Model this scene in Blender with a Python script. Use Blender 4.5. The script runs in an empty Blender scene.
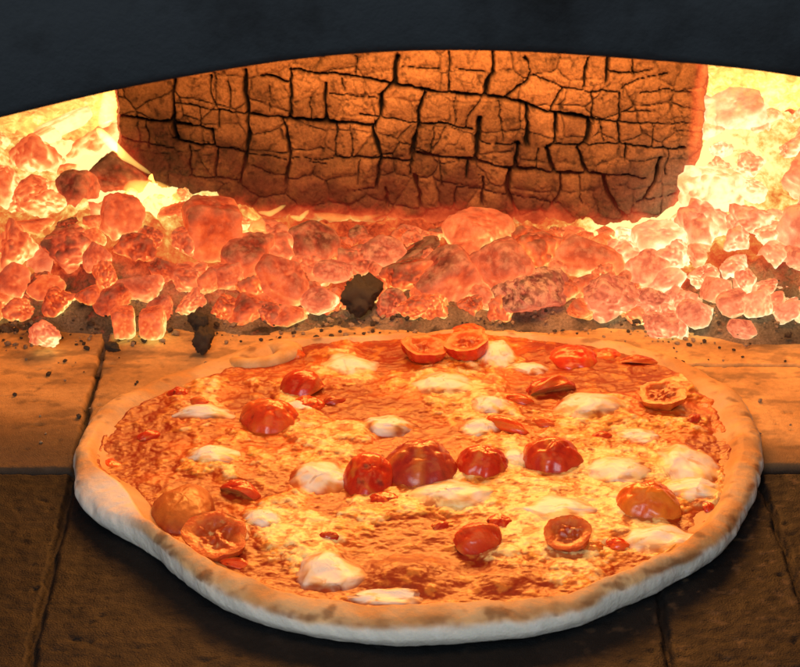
import bpy, bmesh, math, random
import numpy as np
from mathutils import Vector, Euler, noise as mnoise

rng = np.random.default_rng(11)
random.seed(11)
sc = bpy.context.scene
COL = sc.collection

# ------------------------------------------------------------------ camera numbers
F = 2000.0                       # focal length in pixels of the 800 px wide photograph
PITCH = math.radians(22.5)
CAM = (0.0, -0.833, 0.4135)
cP, sP = math.cos(PITCH), math.sin(PITCH)


def ray(px, py):
    u = (px - 400) / F
    w = (333.5 - py) / F
    return (u, cP + w * sP, -sP + w * cP)


def at(px, py, z=0.0):
    """point of the horizontal plane z that the photograph shows at px, py"""
    d = ray(px, py)
    t = (z - CAM[2]) / d[2]
    return (CAM[0] + t * d[0], CAM[1] + t * d[1], z)


def at_y(px, py, y):
    d = ray(px, py)
    t = (y - CAM[1]) / d[1]
    return (CAM[0] + t * d[0], y, CAM[2] + t * d[2])


# ------------------------------------------------------------------ numpy noise
def _h(ix, iy, seed):
    n = (ix.astype(np.int64) * 374761393 + iy.astype(np.int64) * 668265263 + seed * 982451653) & 0xffffffff
    n = ((n ^ (n >> 13)) * 1274126177) & 0xffffffff
    n = n ^ (n >> 16)
    return (n & 0xffffff) / float(0x1000000)


def pn(x, y, seed=0):
    ix, iy = np.floor(x), np.floor(y)
    fx, fy = x - ix, y - iy
    ux, uy = fx * fx * fx * (fx * (fx * 6 - 15) + 10), fy * fy * fy * (fy * (fy * 6 - 15) + 10)

    def g(a, b):
        t = _h(ix + a, iy + b, seed) * 2 * np.pi
        return np.cos(t) * (fx - a) + np.sin(t) * (fy - b)
    return 1.4 * ((g(0, 0) * (1 - ux) + g(1, 0) * ux) * (1 - uy) + (g(0, 1) * (1 - ux) + g(1, 1) * ux) * uy)


def fbm(x, y, seed=0, o=4, gain=.5):
    s, a, t = 0, 1.0, 0
    for k in range(o):
        s = s + a * pn(x * 2 ** k + 13.7 * k, y * 2 ** k - 7.1 * k, seed + k)
        t += a
        a *= gain
    return s / t * 1.3


def worley(x, y, seed=0, jit=.9):
    ix, iy = np.floor(x), np.floor(y)
    f1 = np.full(np.shape(x), 9.0)
    f2 = np.full(np.shape(x), 9.0)
    idv = np.zeros(np.shape(x))
    for a in (-1, 0, 1):
        for b in (-1, 0, 1):
            cx, cy = ix + a, iy + b
            px = cx + .5 + jit * (_h(cx, cy, seed) - .5)
            py = cy + .5 + jit * (_h(cx, cy, seed + 5) - .5)
            d = np.hypot(px - x, py - y)
            near = d < f1
            f2 = np.where(near, f1, np.minimum(f2, d))
            idv = np.where(near, _h(cx, cy, seed + 9), idv)
            f1 = np.where(near, d, f1)
    return f1, f2, idv


def sstep(a, b, x):
    t = np.clip((x - a) / (b - a), 0, 1)
    return t * t * (3 - 2 * t)


def lerp3(a, b, t):
    return np.asarray(a) * (1 - t[..., None]) + np.asarray(b) * t[..., None]


# ------------------------------------------------------------------ object helpers
def mesh_np(name, V, Q, col=None, attrs=None, smooth=True):
    """mesh from numpy vertices, quads or triangles"""
    V = np.asarray(V, np.float32)
    Q = np.asarray(Q, np.int32)
    me = bpy.data.meshes.new(name)
    k = Q.shape[1]
    me.vertices.add(len(V))
    me.vertices.foreach_set('co', V.ravel())
    me.loops.add(Q.size)
    me.loops.foreach_set('vertex_index', Q.ravel())
    me.polygons.add(len(Q))
    me.polygons.foreach_set('loop_start', np.arange(0, Q.size, k, dtype=np.int32))
    me.polygons.foreach_set('loop_total', np.full(len(Q), k, np.int32))
    me.polygons.foreach_set('use_smooth', np.full(len(Q), smooth, bool))
    me.update(calc_edges=True)
    me.validate()
    if col is not None:
        c = np.ones((len(V), 4), np.float32)
        c[:, :3] = np.clip(col, 0, 4)
        a = me.color_attributes.new('Col', 'FLOAT_COLOR', 'POINT')
        a.data.foreach_set('color', c.ravel())
    for n, v in (attrs or {}).items():
        a = me.attributes.new(n, 'FLOAT', 'POINT')
        a.data.foreach_set('value', np.asarray(v, np.float32).ravel())
    return me


def compact(V, Q, *arrs):
    used = np.unique(Q)
    mp = np.full(len(V), -1, np.int64)
    mp[used] = np.arange(len(used))
    return (V[used], mp[Q]) + tuple(a[used] for a in arrs)


def grid_quads(nr, nc, wrap=False):
    i = np.arange(nr - 1)[:, None]
    j = np.arange(nc if wrap else nc - 1)[None, :]
    j2 = (j + 1) % nc
    return np.stack([i * nc + j, i * nc + j2, (i + 1) * nc + j2, (i + 1) * nc + j], -1).reshape(-1, 4)


def link(name, me, mat=None, parent=None, loc=None, rot=None, scale=None):
    o = bpy.data.objects.new(name, me)
    COL.objects.link(o)
    if mat is not None and me is not None and len(me.materials) == 0:
        me.materials.append(mat)
    if parent is not None:
        o.parent = parent
    if loc is not None:
        o.location = loc
    if rot is not None:
        o.rotation_euler = rot
    if scale is not None:
        o.scale = scale
    return o


def tag(o, label=None, cat=None, group=None, kind=None):
    for k, v in (('label', label), ('category', cat), ('group', group), ('kind', kind)):
        if v:
            o[k] = v
    return o


# ------------------------------------------------------------------ materials
def new_mat(name):
    m = bpy.data.materials.new(name)
    m.use_nodes = True
    nt = m.node_tree
    b = nt.nodes['Principled BSDF']
    return m, nt, b


def N(nt, typ, **kw):
    n = nt.nodes.new(typ)
    for k, v in kw.items():
        setattr(n, k, v)
    return n


def math_node(nt, op, a, b=None, clamp=False):
    n = N(nt, 'ShaderNodeMath', operation=op, use_clamp=clamp)
    for i, v in enumerate((a, b)):
        if v is None:
            continue
        if isinstance(v, (int, float)):
            n.inputs[i].default_value = v
        else:
            nt.links.new(v, n.inputs[i])
    return n.outputs[0]


def noise_tex(nt, scale, detail=4, rough=.55, coords=None):
    if coords is None:
        coords = N(nt, 'ShaderNodeTexCoord').outputs['Object']
    n = N(nt, 'ShaderNodeTexNoise')
    n.inputs['Scale'].default_value = scale
    n.inputs['Detail'].default_value = detail
    n.inputs['Roughness'].default_value = rough
    nt.links.new(coords, n.inputs['Vector'])
    return n.outputs['Fac']


def ramp(nt, fac, stops):
    r = N(nt, 'ShaderNodeValToRGB')
    e = r.color_ramp.elements
    while len(e) < len(stops):
        e.new(.5)
    for k, (p, c) in enumerate(stops):
        e[k].position = p
        e[k].color = (*c, 1)
    nt.links.new(fac, r.inputs[0])
    return r.outputs[0]


def vcol_mat(name, rough=.6, bscale=900, bstr=.3, bdist=.0006, sss=0, spec=.5, var=.25, coat=0, rvar=.0, bscale2=None):
    """food and ground: base colour from the mesh's own colour attribute, broken up by noise, with bump"""
    m, nt, b = new_mat(name)
    a = N(nt, 'ShaderNodeAttribute', attribute_name='Col')
    n = noise_tex(nt, bscale, 5, .6)
    f = math_node(nt, 'ADD', math_node(nt, 'MULTIPLY', n, var * 2), 1 - var)
    mx = N(nt, 'ShaderNodeMix', data_type='RGBA', blend_type='MULTIPLY')
    mx.inputs['Factor'].default_value = 1
    nt.links.new(a.outputs['Color'], mx.inputs[6])
    cb = N(nt, 'ShaderNodeCombineColor')
    for k in range(3):
        nt.links.new(f, cb.inputs[k])
    nt.links.new(cb.outputs[0], mx.inputs[7])
    nt.links.new(mx.outputs[2], b.inputs['Base Color'])
    if rvar:
        rn = noise_tex(nt, bscale * .35, 3, .5)
        r = math_node(nt, 'ADD', math_node(nt, 'MULTIPLY', math_node(nt, 'SUBTRACT', rn, .5), rvar * 2), rough, True)
        nt.links.new(r, b.inputs['Roughness'])
    else:
        b.inputs['Roughness'].default_value = rough
    b.inputs['Specular IOR Level'].default_value = spec
    b.inputs['Coat Weight'].default_value = coat
    b.inputs['Coat Roughness'].default_value = .18
    if sss:
        b.inputs['Subsurface Weight'].default_value = sss
        b.inputs['Subsurface Radius'].default_value = (.004, .0022, .001)
        b.inputs['Subsurface Scale'].default_value = 1
    bp = N(nt, 'ShaderNodeBump')
    bp.inputs['Strength'].default_value = bstr
    bp.inputs['Distance'].default_value = bdist
    h = n
    if bscale2:
        h = math_node(nt, 'ADD', n, math_node(nt, 'MULTIPLY', noise_tex(nt, bscale2, 3, .5), 1.6))
    nt.links.new(h, bp.inputs['Height'])
    nt.links.new(bp.outputs[0], b.inputs['Normal'])
    return m


M_DOUGH = vcol_mat('baked_dough', .72, 700, .45, .0007, sss=.15, spec=.3, var=.12, bscale2=160)
M_SAUCE = vcol_mat('tomato_sauce', .34, 900, .3, .0005, spec=.26, var=.22, rvar=.15)
M_CHEESE = vcol_mat('melted_cheese', .36, 900, .3, .0005, sss=.1, spec=.36, var=.12, rvar=.14)
M_MOZZ = vcol_mat('fresh_mozzarella', .42, 420, .08, .0006, sss=.3, spec=.35, var=.06)
M_SKIN = vcol_mat('tomato_skin', .27, 420, .2, .0006, sss=.12, spec=.36, var=.2, coat=.06, rvar=.12)
M_FLESH = vcol_mat('tomato_flesh', .2, 600, .5, .0008, sss=.15, spec=.5, var=.25)
M_FLOOR = vcol_mat('firebrick_floor', .66, 300, .3, .0014, spec=.16, var=.38, bscale2=1300, rvar=.15)


def ember_mat():
    m, nt, b = new_mat('glowing_ember')
    oi = N(nt, 'ShaderNodeObjectInfo')
    sep = N(nt, 'ShaderNodeSeparateColor')
    nt.links.new(oi.outputs['Color'], sep.inputs[0])
    geo = N(nt, 'ShaderNodeNewGeometry')
    sn = N(nt, 'ShaderNodeSeparateXYZ')
    nt.links.new(geo.outputs['Normal'], sn.inputs[0])
    cav = N(nt, 'ShaderNodeAttribute', attribute_name='cav').outputs['Fac']
    n1 = noise_tex(nt, 55, 4, .6, geo.outputs['Position'])
    n2 = noise_tex(nt, 420, 5, .65, geo.outputs['Position'])
    n3 = noise_tex(nt, 170, 6, .68, geo.outputs['Position'])
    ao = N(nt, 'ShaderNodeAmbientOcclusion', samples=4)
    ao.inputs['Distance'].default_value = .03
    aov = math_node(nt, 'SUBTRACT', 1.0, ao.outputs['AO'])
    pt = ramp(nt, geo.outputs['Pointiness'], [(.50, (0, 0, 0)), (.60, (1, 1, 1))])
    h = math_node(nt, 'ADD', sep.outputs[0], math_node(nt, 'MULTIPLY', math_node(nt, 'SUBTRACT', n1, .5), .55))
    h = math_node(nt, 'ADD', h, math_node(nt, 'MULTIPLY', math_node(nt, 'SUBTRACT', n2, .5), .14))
    h = math_node(nt, 'SUBTRACT', h, math_node(nt, 'MULTIPLY', sn.outputs[2], .10))  # facet shading put into the glow : tops dimmer, right-facing sides brighter
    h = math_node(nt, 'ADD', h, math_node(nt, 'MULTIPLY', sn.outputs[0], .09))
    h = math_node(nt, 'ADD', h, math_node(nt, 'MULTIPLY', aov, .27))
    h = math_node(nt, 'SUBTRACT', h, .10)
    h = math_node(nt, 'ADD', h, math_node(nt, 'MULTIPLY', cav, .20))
    hot = ramp(nt, h, [(0, (.004, .001, .0005)), (.20, (.08, .006, .002)), (.38, (.42, .026, .006)), (.54, (.90, .088, .014)),
                       (.68, (1.0, .20, .036)), (.80, (1.1, .58, .11)), (.95, (1.5, 1.2, .42))])
    pale = ramp(nt, h, [(0, (.02, .006, .004)), (.22, (.26, .035, .018)), (.40, (.62, .10, .045)), (.56, (.92, .20, .085)),
                        (.70, (1.05, .42, .19)), (.82, (1.2, .80, .34)), (.96, (1.6, 1.35, .8))])
    mx = N(nt, 'ShaderNodeMix', data_type='RGBA')
    nt.links.new(sep.outputs[1], mx.inputs['Factor'])
    nt.links.new(hot, mx.inputs[6])
    nt.links.new(pale, mx.inputs[7])
    ashm = math_node(nt, 'MULTIPLY', ramp(nt, n3, [(.46, (0, 0, 0)), (.62, (1, 1, 1))]), math_node(nt, 'ADD', math_node(nt, 'MULTIPLY', sep.outputs[1], .62), .16))
    ashm = math_node(nt, 'ADD', ashm, math_node(nt, 'MULTIPLY', pt, .35), True)
    dim = N(nt, 'ShaderNodeMix', data_type='RGBA')
    nt.links.new(math_node(nt, 'MULTIPLY', ashm, .55), dim.inputs['Factor'])
    nt.links.new(mx.outputs[2], dim.inputs[6])
    dim.inputs[7].default_value = (.50, .115, .036, 1)
    nt.links.new(dim.outputs[2], b.inputs['Emission Color'])
    b.inputs['Emission Strength'].default_value = 1.0
    ash = ramp(nt, ashm, [(.0, (.03, .016, .012)), (.8, (.36, .25, .19))])
    nt.links.new(ash, b.inputs['Base Color'])
    b.inputs['Roughness'].default_value = .9
    b.inputs['Specular IOR Level'].default_value = .1
    bp = N(nt, 'ShaderNodeBump')
    bp.inputs['Strength'].default_value = .35
    bp.inputs['Distance'].default_value = .001
    nt.links.new(n2, bp.inputs['Height'])
    nt.links.new(bp.outputs[0], b.inputs['Normal'])
    m.cycles.emission_sampling = 'NONE'
    return m


M_EMBER = ember_mat()


def bed_mat():
    m, nt, b = new_mat('ember_bed')
    a = N(nt, 'ShaderNodeAttribute', attribute_name='Col')
    ht = N(nt, 'ShaderNodeAttribute', attribute_name='warmth').outputs['Fac']
    co = N(nt, 'ShaderNodeTexCoord').outputs['Object']
    n1 = noise_tex(nt, 90, 4, .6, co)
    n2 = noise_tex(nt, 700, 5, .7, co)
    n3 = noise_tex(nt, 260, 5, .65, co)
    h = math_node(nt, 'ADD', ht, math_node(nt, 'MULTIPLY', math_node(nt, 'SUBTRACT', n1, .5), .8))
    h = math_node(nt, 'ADD', h, math_node(nt, 'MULTIPLY', math_node(nt, 'SUBTRACT', n3, .5), .6))
    e = ramp(nt, h, [(.1, (0, 0, 0)), (.34, (.35, .02, .006)), (.52, (.85, .09, .02)), (.68, (1.0, .27, .05)), (.82, (1.2, .7, .15)), (1.0, (1.8, 1.4, .5))])
    nt.links.new(e, b.inputs['Emission Color'])
    b.inputs['Emission Strength'].default_value = .8
    mx = N(nt, 'ShaderNodeMix', data_type='RGBA', blend_type='MULTIPLY')
    mx.inputs['Factor'].default_value = .8
    nt.links.new(a.outputs['Color'], mx.inputs[6])
    nt.links.new(ramp(nt, n2, [(.3, (.35, .33, .3)), (.65, (1.2, 1.2, 1.2))]), mx.inputs[7])
    nt.links.new(mx.outputs[2], b.inputs['Base Color'])
    b.inputs['Roughness'].default_value = .95
    b.inputs['Specular IOR Level'].default_value = .1
    bp = N(nt, 'ShaderNodeBump')
    bp.inputs['Strength'].default_value = .9
    bp.inputs['Distance'].default_value = .002
    nt.links.new(n2, bp.inputs['Height'])
    nt.links.new(bp.outputs[0], b.inputs['Normal'])
    m.cycles.emission_sampling = 'NONE'
    return m


M_BED = bed_mat()


def log_mat():
    m, nt, b = new_mat('charred_wood')
    a = N(nt, 'ShaderNodeAttribute', attribute_name='Col')
    gl = N(nt, 'ShaderNodeAttribute', attribute_name='glow').outputs['Fac']
    co = N(nt, 'ShaderNodeTexCoord').outputs['Object']
    n1 = noise_tex(nt, 130, 5, .65, co)
    n2 = noise_tex(nt, 650, 5, .7, co)
    mx = N(nt, 'ShaderNodeMix', data_type='RGBA', blend_type='MULTIPLY')
    mx.inputs['Factor'].default_value = .75
    nt.links.new(a.outputs['Color'], mx.inputs[6])
    nt.links.new(ramp(nt, n2, [(.3, (.45, .42, .4)), (.7, (1.35, 1.3, 1.25))]), mx.inputs[7])
    nt.links.new(mx.outputs[2], b.inputs['Base Color'])
    h = math_node(nt, 'ADD', gl, math_node(nt, 'MULTIPLY', math_node(nt, 'SUBTRACT', n1, .5), .5))
    e = ramp(nt, h, [(.08, (0, 0, 0)), (.3, (.10, .008, .003)), (.5, (.5, .035, .01)), (.7, (.95, .12, .03)), (.88, (1.0, .35, .08)), (1, (1.2, .8, .25))])
    nt.links.new(e, b.inputs['Emission Color'])
    b.inputs['Emission Strength'].default_value = .7
    b.inputs['Roughness'].default_value = .75
    b.inputs['Specular IOR Level'].default_value = .25
    bp = N(nt, 'ShaderNodeBump')
    bp.inputs['Strength'].default_value = .7
    bp.inputs['Distance'].default_value = .0012
    nt.links.new(math_node(nt, 'ADD', n2, n1), bp.inputs['Height'])
    nt.links.new(bp.outputs[0], b.inputs['Normal'])
    m.cycles.emission_sampling = 'NONE'
    return m


M_LOG = log_mat()


def flame_mat(name, col, strength):
    m = bpy.data.materials.new(name)
    m.use_nodes = True
    nt = m.node_tree
    nt.nodes.clear()
    out = N(nt, 'ShaderNodeOutputMaterial')
    em = N(nt, 'ShaderNodeEmission')
    em.inputs['Color'].default_value = (*col, 1)
    em.inputs['Strength'].default_value = strength
    nt.links.new(em.outputs[0], out.inputs['Volume'])
    return m


M_FLAME = flame_mat('flame_gas', (1, .46, .075), 105)
M_FLAME_CORE = flame_mat('flame_core', (1, .62, .13), 380)
M_FLAME_BIG = flame_mat('flame_veil', (1, .46, .09), 34)


def plain_mat(name, c1, c2, scale, rough=.8, bstr=.5, bdist=.002, spec=.3, lo=.35, hi=.65):
    m, nt, b = new_mat(name)
    n = noise_tex(nt, scale, 6, .65)
    nt.links.new(ramp(nt, n, [(lo, c1), (hi, c2)]), b.inputs['Base Color'])
    b.inputs['Roughness'].default_value = rough
    b.inputs['Specular IOR Level'].default_value = spec
    bp = N(nt, 'ShaderNodeBump')
    bp.inputs['Strength'].default_value = bstr
    bp.inputs['Distance'].default_value = bdist
    nt.links.new(noise_tex(nt, scale * 6, 6, .7), bp.inputs['Height'])
    nt.links.new(bp.outputs[0], b.inputs['Normal'])
    return m


M_ARCH = plain_mat('sooty_iron', (.003, .003, .0035), (.019, .023, .027), 13, .85, .8, .0016, lo=.36, hi=.56)
M_DOME = plain_mat('sooty_dome_brick', (.05, .035, .025), (.16, .10, .06), 9, .9, .8, .004)
M_CHAR = plain_mat('dead_charcoal', (.018, .015, .012), (.15, .12, .085), 240, .8, .8, .001)

# ------------------------------------------------------------------ oven floor
xs = np.concatenate([np.linspace(-.75, -.30, 12)[:-1], np.arange(-.30, .3001, .00115), np.linspace(.30, .75, 12)[1:]])
ys = np.concatenate([np.linspace(-.40, -.20, 8)[:-1], np.arange(-.20, .2401, .00115), np.linspace(.24, .80, 14)[1:]])
X, Y = np.meshgrid(xs, ys)
# joints between firebricks : segments (x0,y0,x1,y1,half width)
def seg_px(a, b, w):
    p, q = at(*a), at(*b)
    return (p[0], p[1], q[0], q[1], w)
J_L0, J_L1 = at(104, 340), at(28, 667)
ex = lambda p, q, t: (p[0] + (q[0] - p[0]) * t, p[1] + (q[1] - p[1]) * t)
cross_y = .5 * (at(0, 474)[1] + at(800, 464)[1])
y366 = at(770, 367)[1]
joints = []
a, b = ex(J_L0, J_L1, -.6), ex(J_L0, J_L1, 1.4); joints.append((*a, *b, .0013))
joints.append((-.8, at(0, 474)[1], .0, cross_y, .0016))
joints.append((0.0, cross_y, .8, at(800, 464)[1], .0030))
joints.append((.09, y366 + .002, .8, y366, .0010))
p, q = at(657, 586), at(672, 667); a, b = ex(p, q, -1.55), ex(p, q, 1.8); joints.append((*a, *b, .0011))
p, q = at(769, 502), at(800, 590); a, b = ex(p, q, -.42), ex(p, q, 2.4); joints.append((*a, *b, .0011))


def seg_dist(X, Y, s):
    x0, y0, x1, y1 = s[:4]
    dx, dy = x1 - x0, y1 - y0
    t = np.clip(((X - x0) * dx + (Y - y0) * dy) / (dx * dx + dy * dy), 0, 1)
    return np.hypot(X - x0 - t * dx, Y - y0 - t * dy)


wx = X + .0016 * fbm(X * 60, Y * 60, 3)
wy = Y + .0016 * fbm(X * 60, Y * 60, 8)
gro = np.zeros_like(X)
for s in joints:
    gro = np.maximum(gro, 1 - sstep(s[4] * .5, s[4] * 1.7, seg_dist(wx, wy, s)))
rough_n = fbm(X * 45, Y * 45, 21, 5, .6)
pits = sstep(.30, .7, fbm(X * 150, Y * 150, 31, 3)) * sstep(-.3, .3, rough_n)
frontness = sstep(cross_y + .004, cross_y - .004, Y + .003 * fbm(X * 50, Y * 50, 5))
Z = -.004 * gro + .0005 * rough_n - .0011 * pits + frontness * (.0007 * fbm(X * 130, Y * 130, 41, 5, .7) - .0008)
soot = sstep(-.1, .5, fbm(X * 14, Y * 22, 51, 4))
soot2 = sstep(.02, .36, fbm(X * 38, Y * 70, 61, 5, .6))
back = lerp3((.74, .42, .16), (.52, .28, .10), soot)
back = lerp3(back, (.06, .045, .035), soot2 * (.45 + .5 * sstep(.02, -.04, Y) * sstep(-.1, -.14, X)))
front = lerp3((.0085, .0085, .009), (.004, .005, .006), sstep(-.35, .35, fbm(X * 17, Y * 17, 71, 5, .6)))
# dark mouth of the oven : soot, with the pizza's shadow painted in
front = lerp3(front, (.075, .05, .03), sstep(.2, .5, fbm(X * 130, Y * 130, 77, 4, .65)) * np.clip(X * 7 - .2, .06, .9))  # orange-brown flecks paint in the fire's glints towards the right
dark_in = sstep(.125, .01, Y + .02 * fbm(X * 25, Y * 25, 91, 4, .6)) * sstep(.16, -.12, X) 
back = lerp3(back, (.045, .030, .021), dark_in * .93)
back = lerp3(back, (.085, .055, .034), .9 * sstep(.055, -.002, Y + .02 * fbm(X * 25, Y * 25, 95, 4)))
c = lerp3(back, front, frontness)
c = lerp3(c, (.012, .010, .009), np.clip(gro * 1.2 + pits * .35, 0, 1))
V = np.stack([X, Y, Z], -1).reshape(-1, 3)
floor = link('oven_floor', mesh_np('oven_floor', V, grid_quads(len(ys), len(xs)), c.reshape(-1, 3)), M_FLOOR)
tag(floor, kind='structure')

# ------------------------------------------------------------------ the oven : dome and iron arch
oven = link('pizza_oven', None, loc=(0, -.205, 0))
tag(oven, 'domed brick pizza oven with dark sooty arched mouth above the fire', 'oven')
YA = -.22
edge_px = [(-60, 137), (0, 122), (60, 108), (120, 93.5), (180, 82), (240, 71), (300, 63), (360, 58), (440, 55), (520, 55.5), (580, 59), (650, 65), (710, 70), (760, 75.5), (800, 81), (860, 92)]
ap = [(at_y(px, py, YA)[0], at_y(px, py, YA)[2]) for px, py in edge_px]
x0, z0 = ap[0]; x1, z1 = ap[-1]
arch = [(-.285, -.004), (-.283, .06), (-.272, .12), (-.245, .165), (x0 - .045, z0 - .017)] + ap + [(x1 + .045, z1 - .012), (.255, .17), (.280, .12), (.290, .06), (.292, -.004)]
# dense smooth resample
ax = np.array(arch)
t = np.concatenate([[0], np.cumsum(np.hypot(*np.diff(ax, axis=0).T))])
tt = np.linspace(0, t[-1], 260)
axd = np.stack([np.interp(tt, t, ax[:, k]) for k in (0, 1)], -1)
ker = np.ones(9) / 9
sm = axd.copy()
for k in (0, 1):
    sm[4:-4, k] = np.convolve(axd[:, k], ker, 'valid')
axd = sm
rows = []
n = len(axd)
outer = np.array([(-.75 if a < -.1 else .75 if a > .1 else a * 7.5, b) for a, b in axd])
th = np.linspace(math.pi, 0, n)
outer = np.stack([.9 * np.cos(th), .95 * np.sin(th)], -1)
for k, (yy, off) in enumerate([(YA + .055, .004), (YA + .052, .0), (YA + .006, .0), (YA + .002, .0012), (YA, .004), (YA, .03), (YA, .08)]):
    d = outer - axd
    d /= np.linalg.norm(d, axis=1)[:, None]
    q = axd + d * off
    q[:, 1] = np.maximum(q[:, 1], -.004)
    rows.append(np.stack([q[:, 0], np.full(n, yy) + (0 if k < 2 or k > 4 else .0006) * np.sin(tt * 60), q[:, 1]], -1))
rows.append(np.stack([outer[:, 0], np.full(n, YA), outer[:, 1]], -1))
rows.append(np.stack([outer[:, 0], np.full(n, YA + .055), outer[:, 1]], -1))
V = np.concatenate(rows)
me = mesh_np('arched_mouth', V - np.array(oven.location), grid_quads(len(rows), n), smooth=True)
link('arched_mouth', me, M_ARCH, oven)
# dome : half ellipsoid behind the arch, open to the front
nu, nv = 90, 40
rows = []
for j in range(nv):
    ph = (j / (nv - 1)) * math.pi / 2
    u = np.linspace(-math.pi * .16, math.pi * 1.16, nu)
    rr = math.cos(ph) ** .7
    rows.append(np.stack([.62 * rr * np.cos(u), .10 + .56 * rr * np.sin(u), np.full(nu, -.004 + .42 * math.sin(ph))], -1))
V = np.concatenate(rows)
V[:, 1] = np.maximum(V[:, 1], YA + .054)
V += .006 * np.stack([fbm(V[:, 0] * 9 + V[:, 2] * 7, V[:, 1] * 9, s) for s in (1, 2, 3)], -1) * (V[:, 2:3] > .01)
V[:, 1] = np.maximum(V[:, 1], YA + .054)
me = mesh_np('dome', V - np.array(oven.location), grid_quads(nv, nu))
link('dome', me, M_DOME, oven)

# ------------------------------------------------------------------ fire bed of ash and embers
def bed_h(x, y):
    x, y = np.asarray(x, float), np.asarray(y, float)
    left = sstep(-.06, -.13, x)
    right = sstep(.13, .19, x)
    mid = 1 - np.clip(left + right, 0, 1)
    yy = y + .010 * np.sin(x * 31) + .006 * np.sin(x * 73 + 1) + .02 * right - .004 * left
    hl = .042 * sstep(.165, .235, yy) + .012 * sstep(.25, .30, yy) - .030 * sstep(.30, .40, yy)
    hr = .036 * sstep(.150, .25, yy) + .036 * sstep(.25, .32, yy) - .040 * sstep(.335, .45, yy)
    hm = .022 * sstep(.165, .245, yy)
    return hl * left + hr * right + hm * mid


HOT = [  # x, y, radius, strength of the hot places of the fire
    (-.165, .30, .05, .50), (-.145, .262, .030, .60), (-.225, .36, .09, .16), (-.082, .243, .012, .6), (.21, .36, .09, .24),
    (.145, .262, .036, .66), (.043, .232, .012, .45), (.20, .27, .05, .20), (.24, .50, .14, .22), (-.26, .52, .14, .12)]


def heat_at(x, y):
    h = .56
    for a, b, r, s in HOT:
        h = h + s * np.exp(-((x - a) ** 2 + (y - b) ** 2) / (r * r))
    return h


xs = np.concatenate([np.linspace(-.60, -.30, 20)[:-1], np.arange(-.30, .3001, .0018), np.linspace(.30, .60, 20)[1:]])
ys = np.concatenate([np.arange(.115, .42, .0018), np.linspace(.42, .64, 40)[1:]])
X, Y = np.meshgrid(xs, ys)
g = fbm(X * 70, Y * 70, 3, 4, .6)
f1, f2, _ = worley(X * 130, Y * 130, 4)
edge = .166 + .012 * fbm(X * 16, X * 0 + 2.2, 7, 4)
on = sstep(edge - .012, edge + .025, Y)
Z = bed_h(X, Y) + .0060 * g * on + .0030 * (.6 - f1) * on + .0018 * (1 - f1) * on * sstep(-.2, .4, g) - .0035 * (1 - on) + .0028 * sstep(edge - .01, edge + .01, Y)
heat = (heat_at(X, Y) + .06 - .16 * np.exp(-((X - .0) / .07) ** 2)) * sstep(.172, .212, Y + .008 * g)
ashc = lerp3((.36, .26, .17), (.17, .125, .085), sstep(-.3, .4, fbm(X * 40, Y * 40, 9, 4)))
ashc = lerp3(ashc, (.035, .03, .022), sstep(.25, .55, fbm(X * 55, Y * 75, 12, 4, .6)) * .8)
ashc = lerp3(ashc, (.05, .025, .018), sstep(.25, .5, heat))
keep = (X / .60) ** 2 + ((Y - .10) / .535) ** 2 < 1
Q = grid_quads(len(ys), len(xs))
Q = Q[keep.ravel()[Q].all(1)]
V, Q, cc, hh = compact(np.stack([X, Y, Z], -1).reshape(-1, 3), Q, ashc.reshape(-1, 3), heat.ravel())
bed = link('ember_bed', mesh_np('ember_bed', V, Q, cc, {'warmth': hh}), M_BED)
tag(bed, 'bed of grey ash and glowing cinders under the coals', 'ember bed', kind='stuff')

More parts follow.
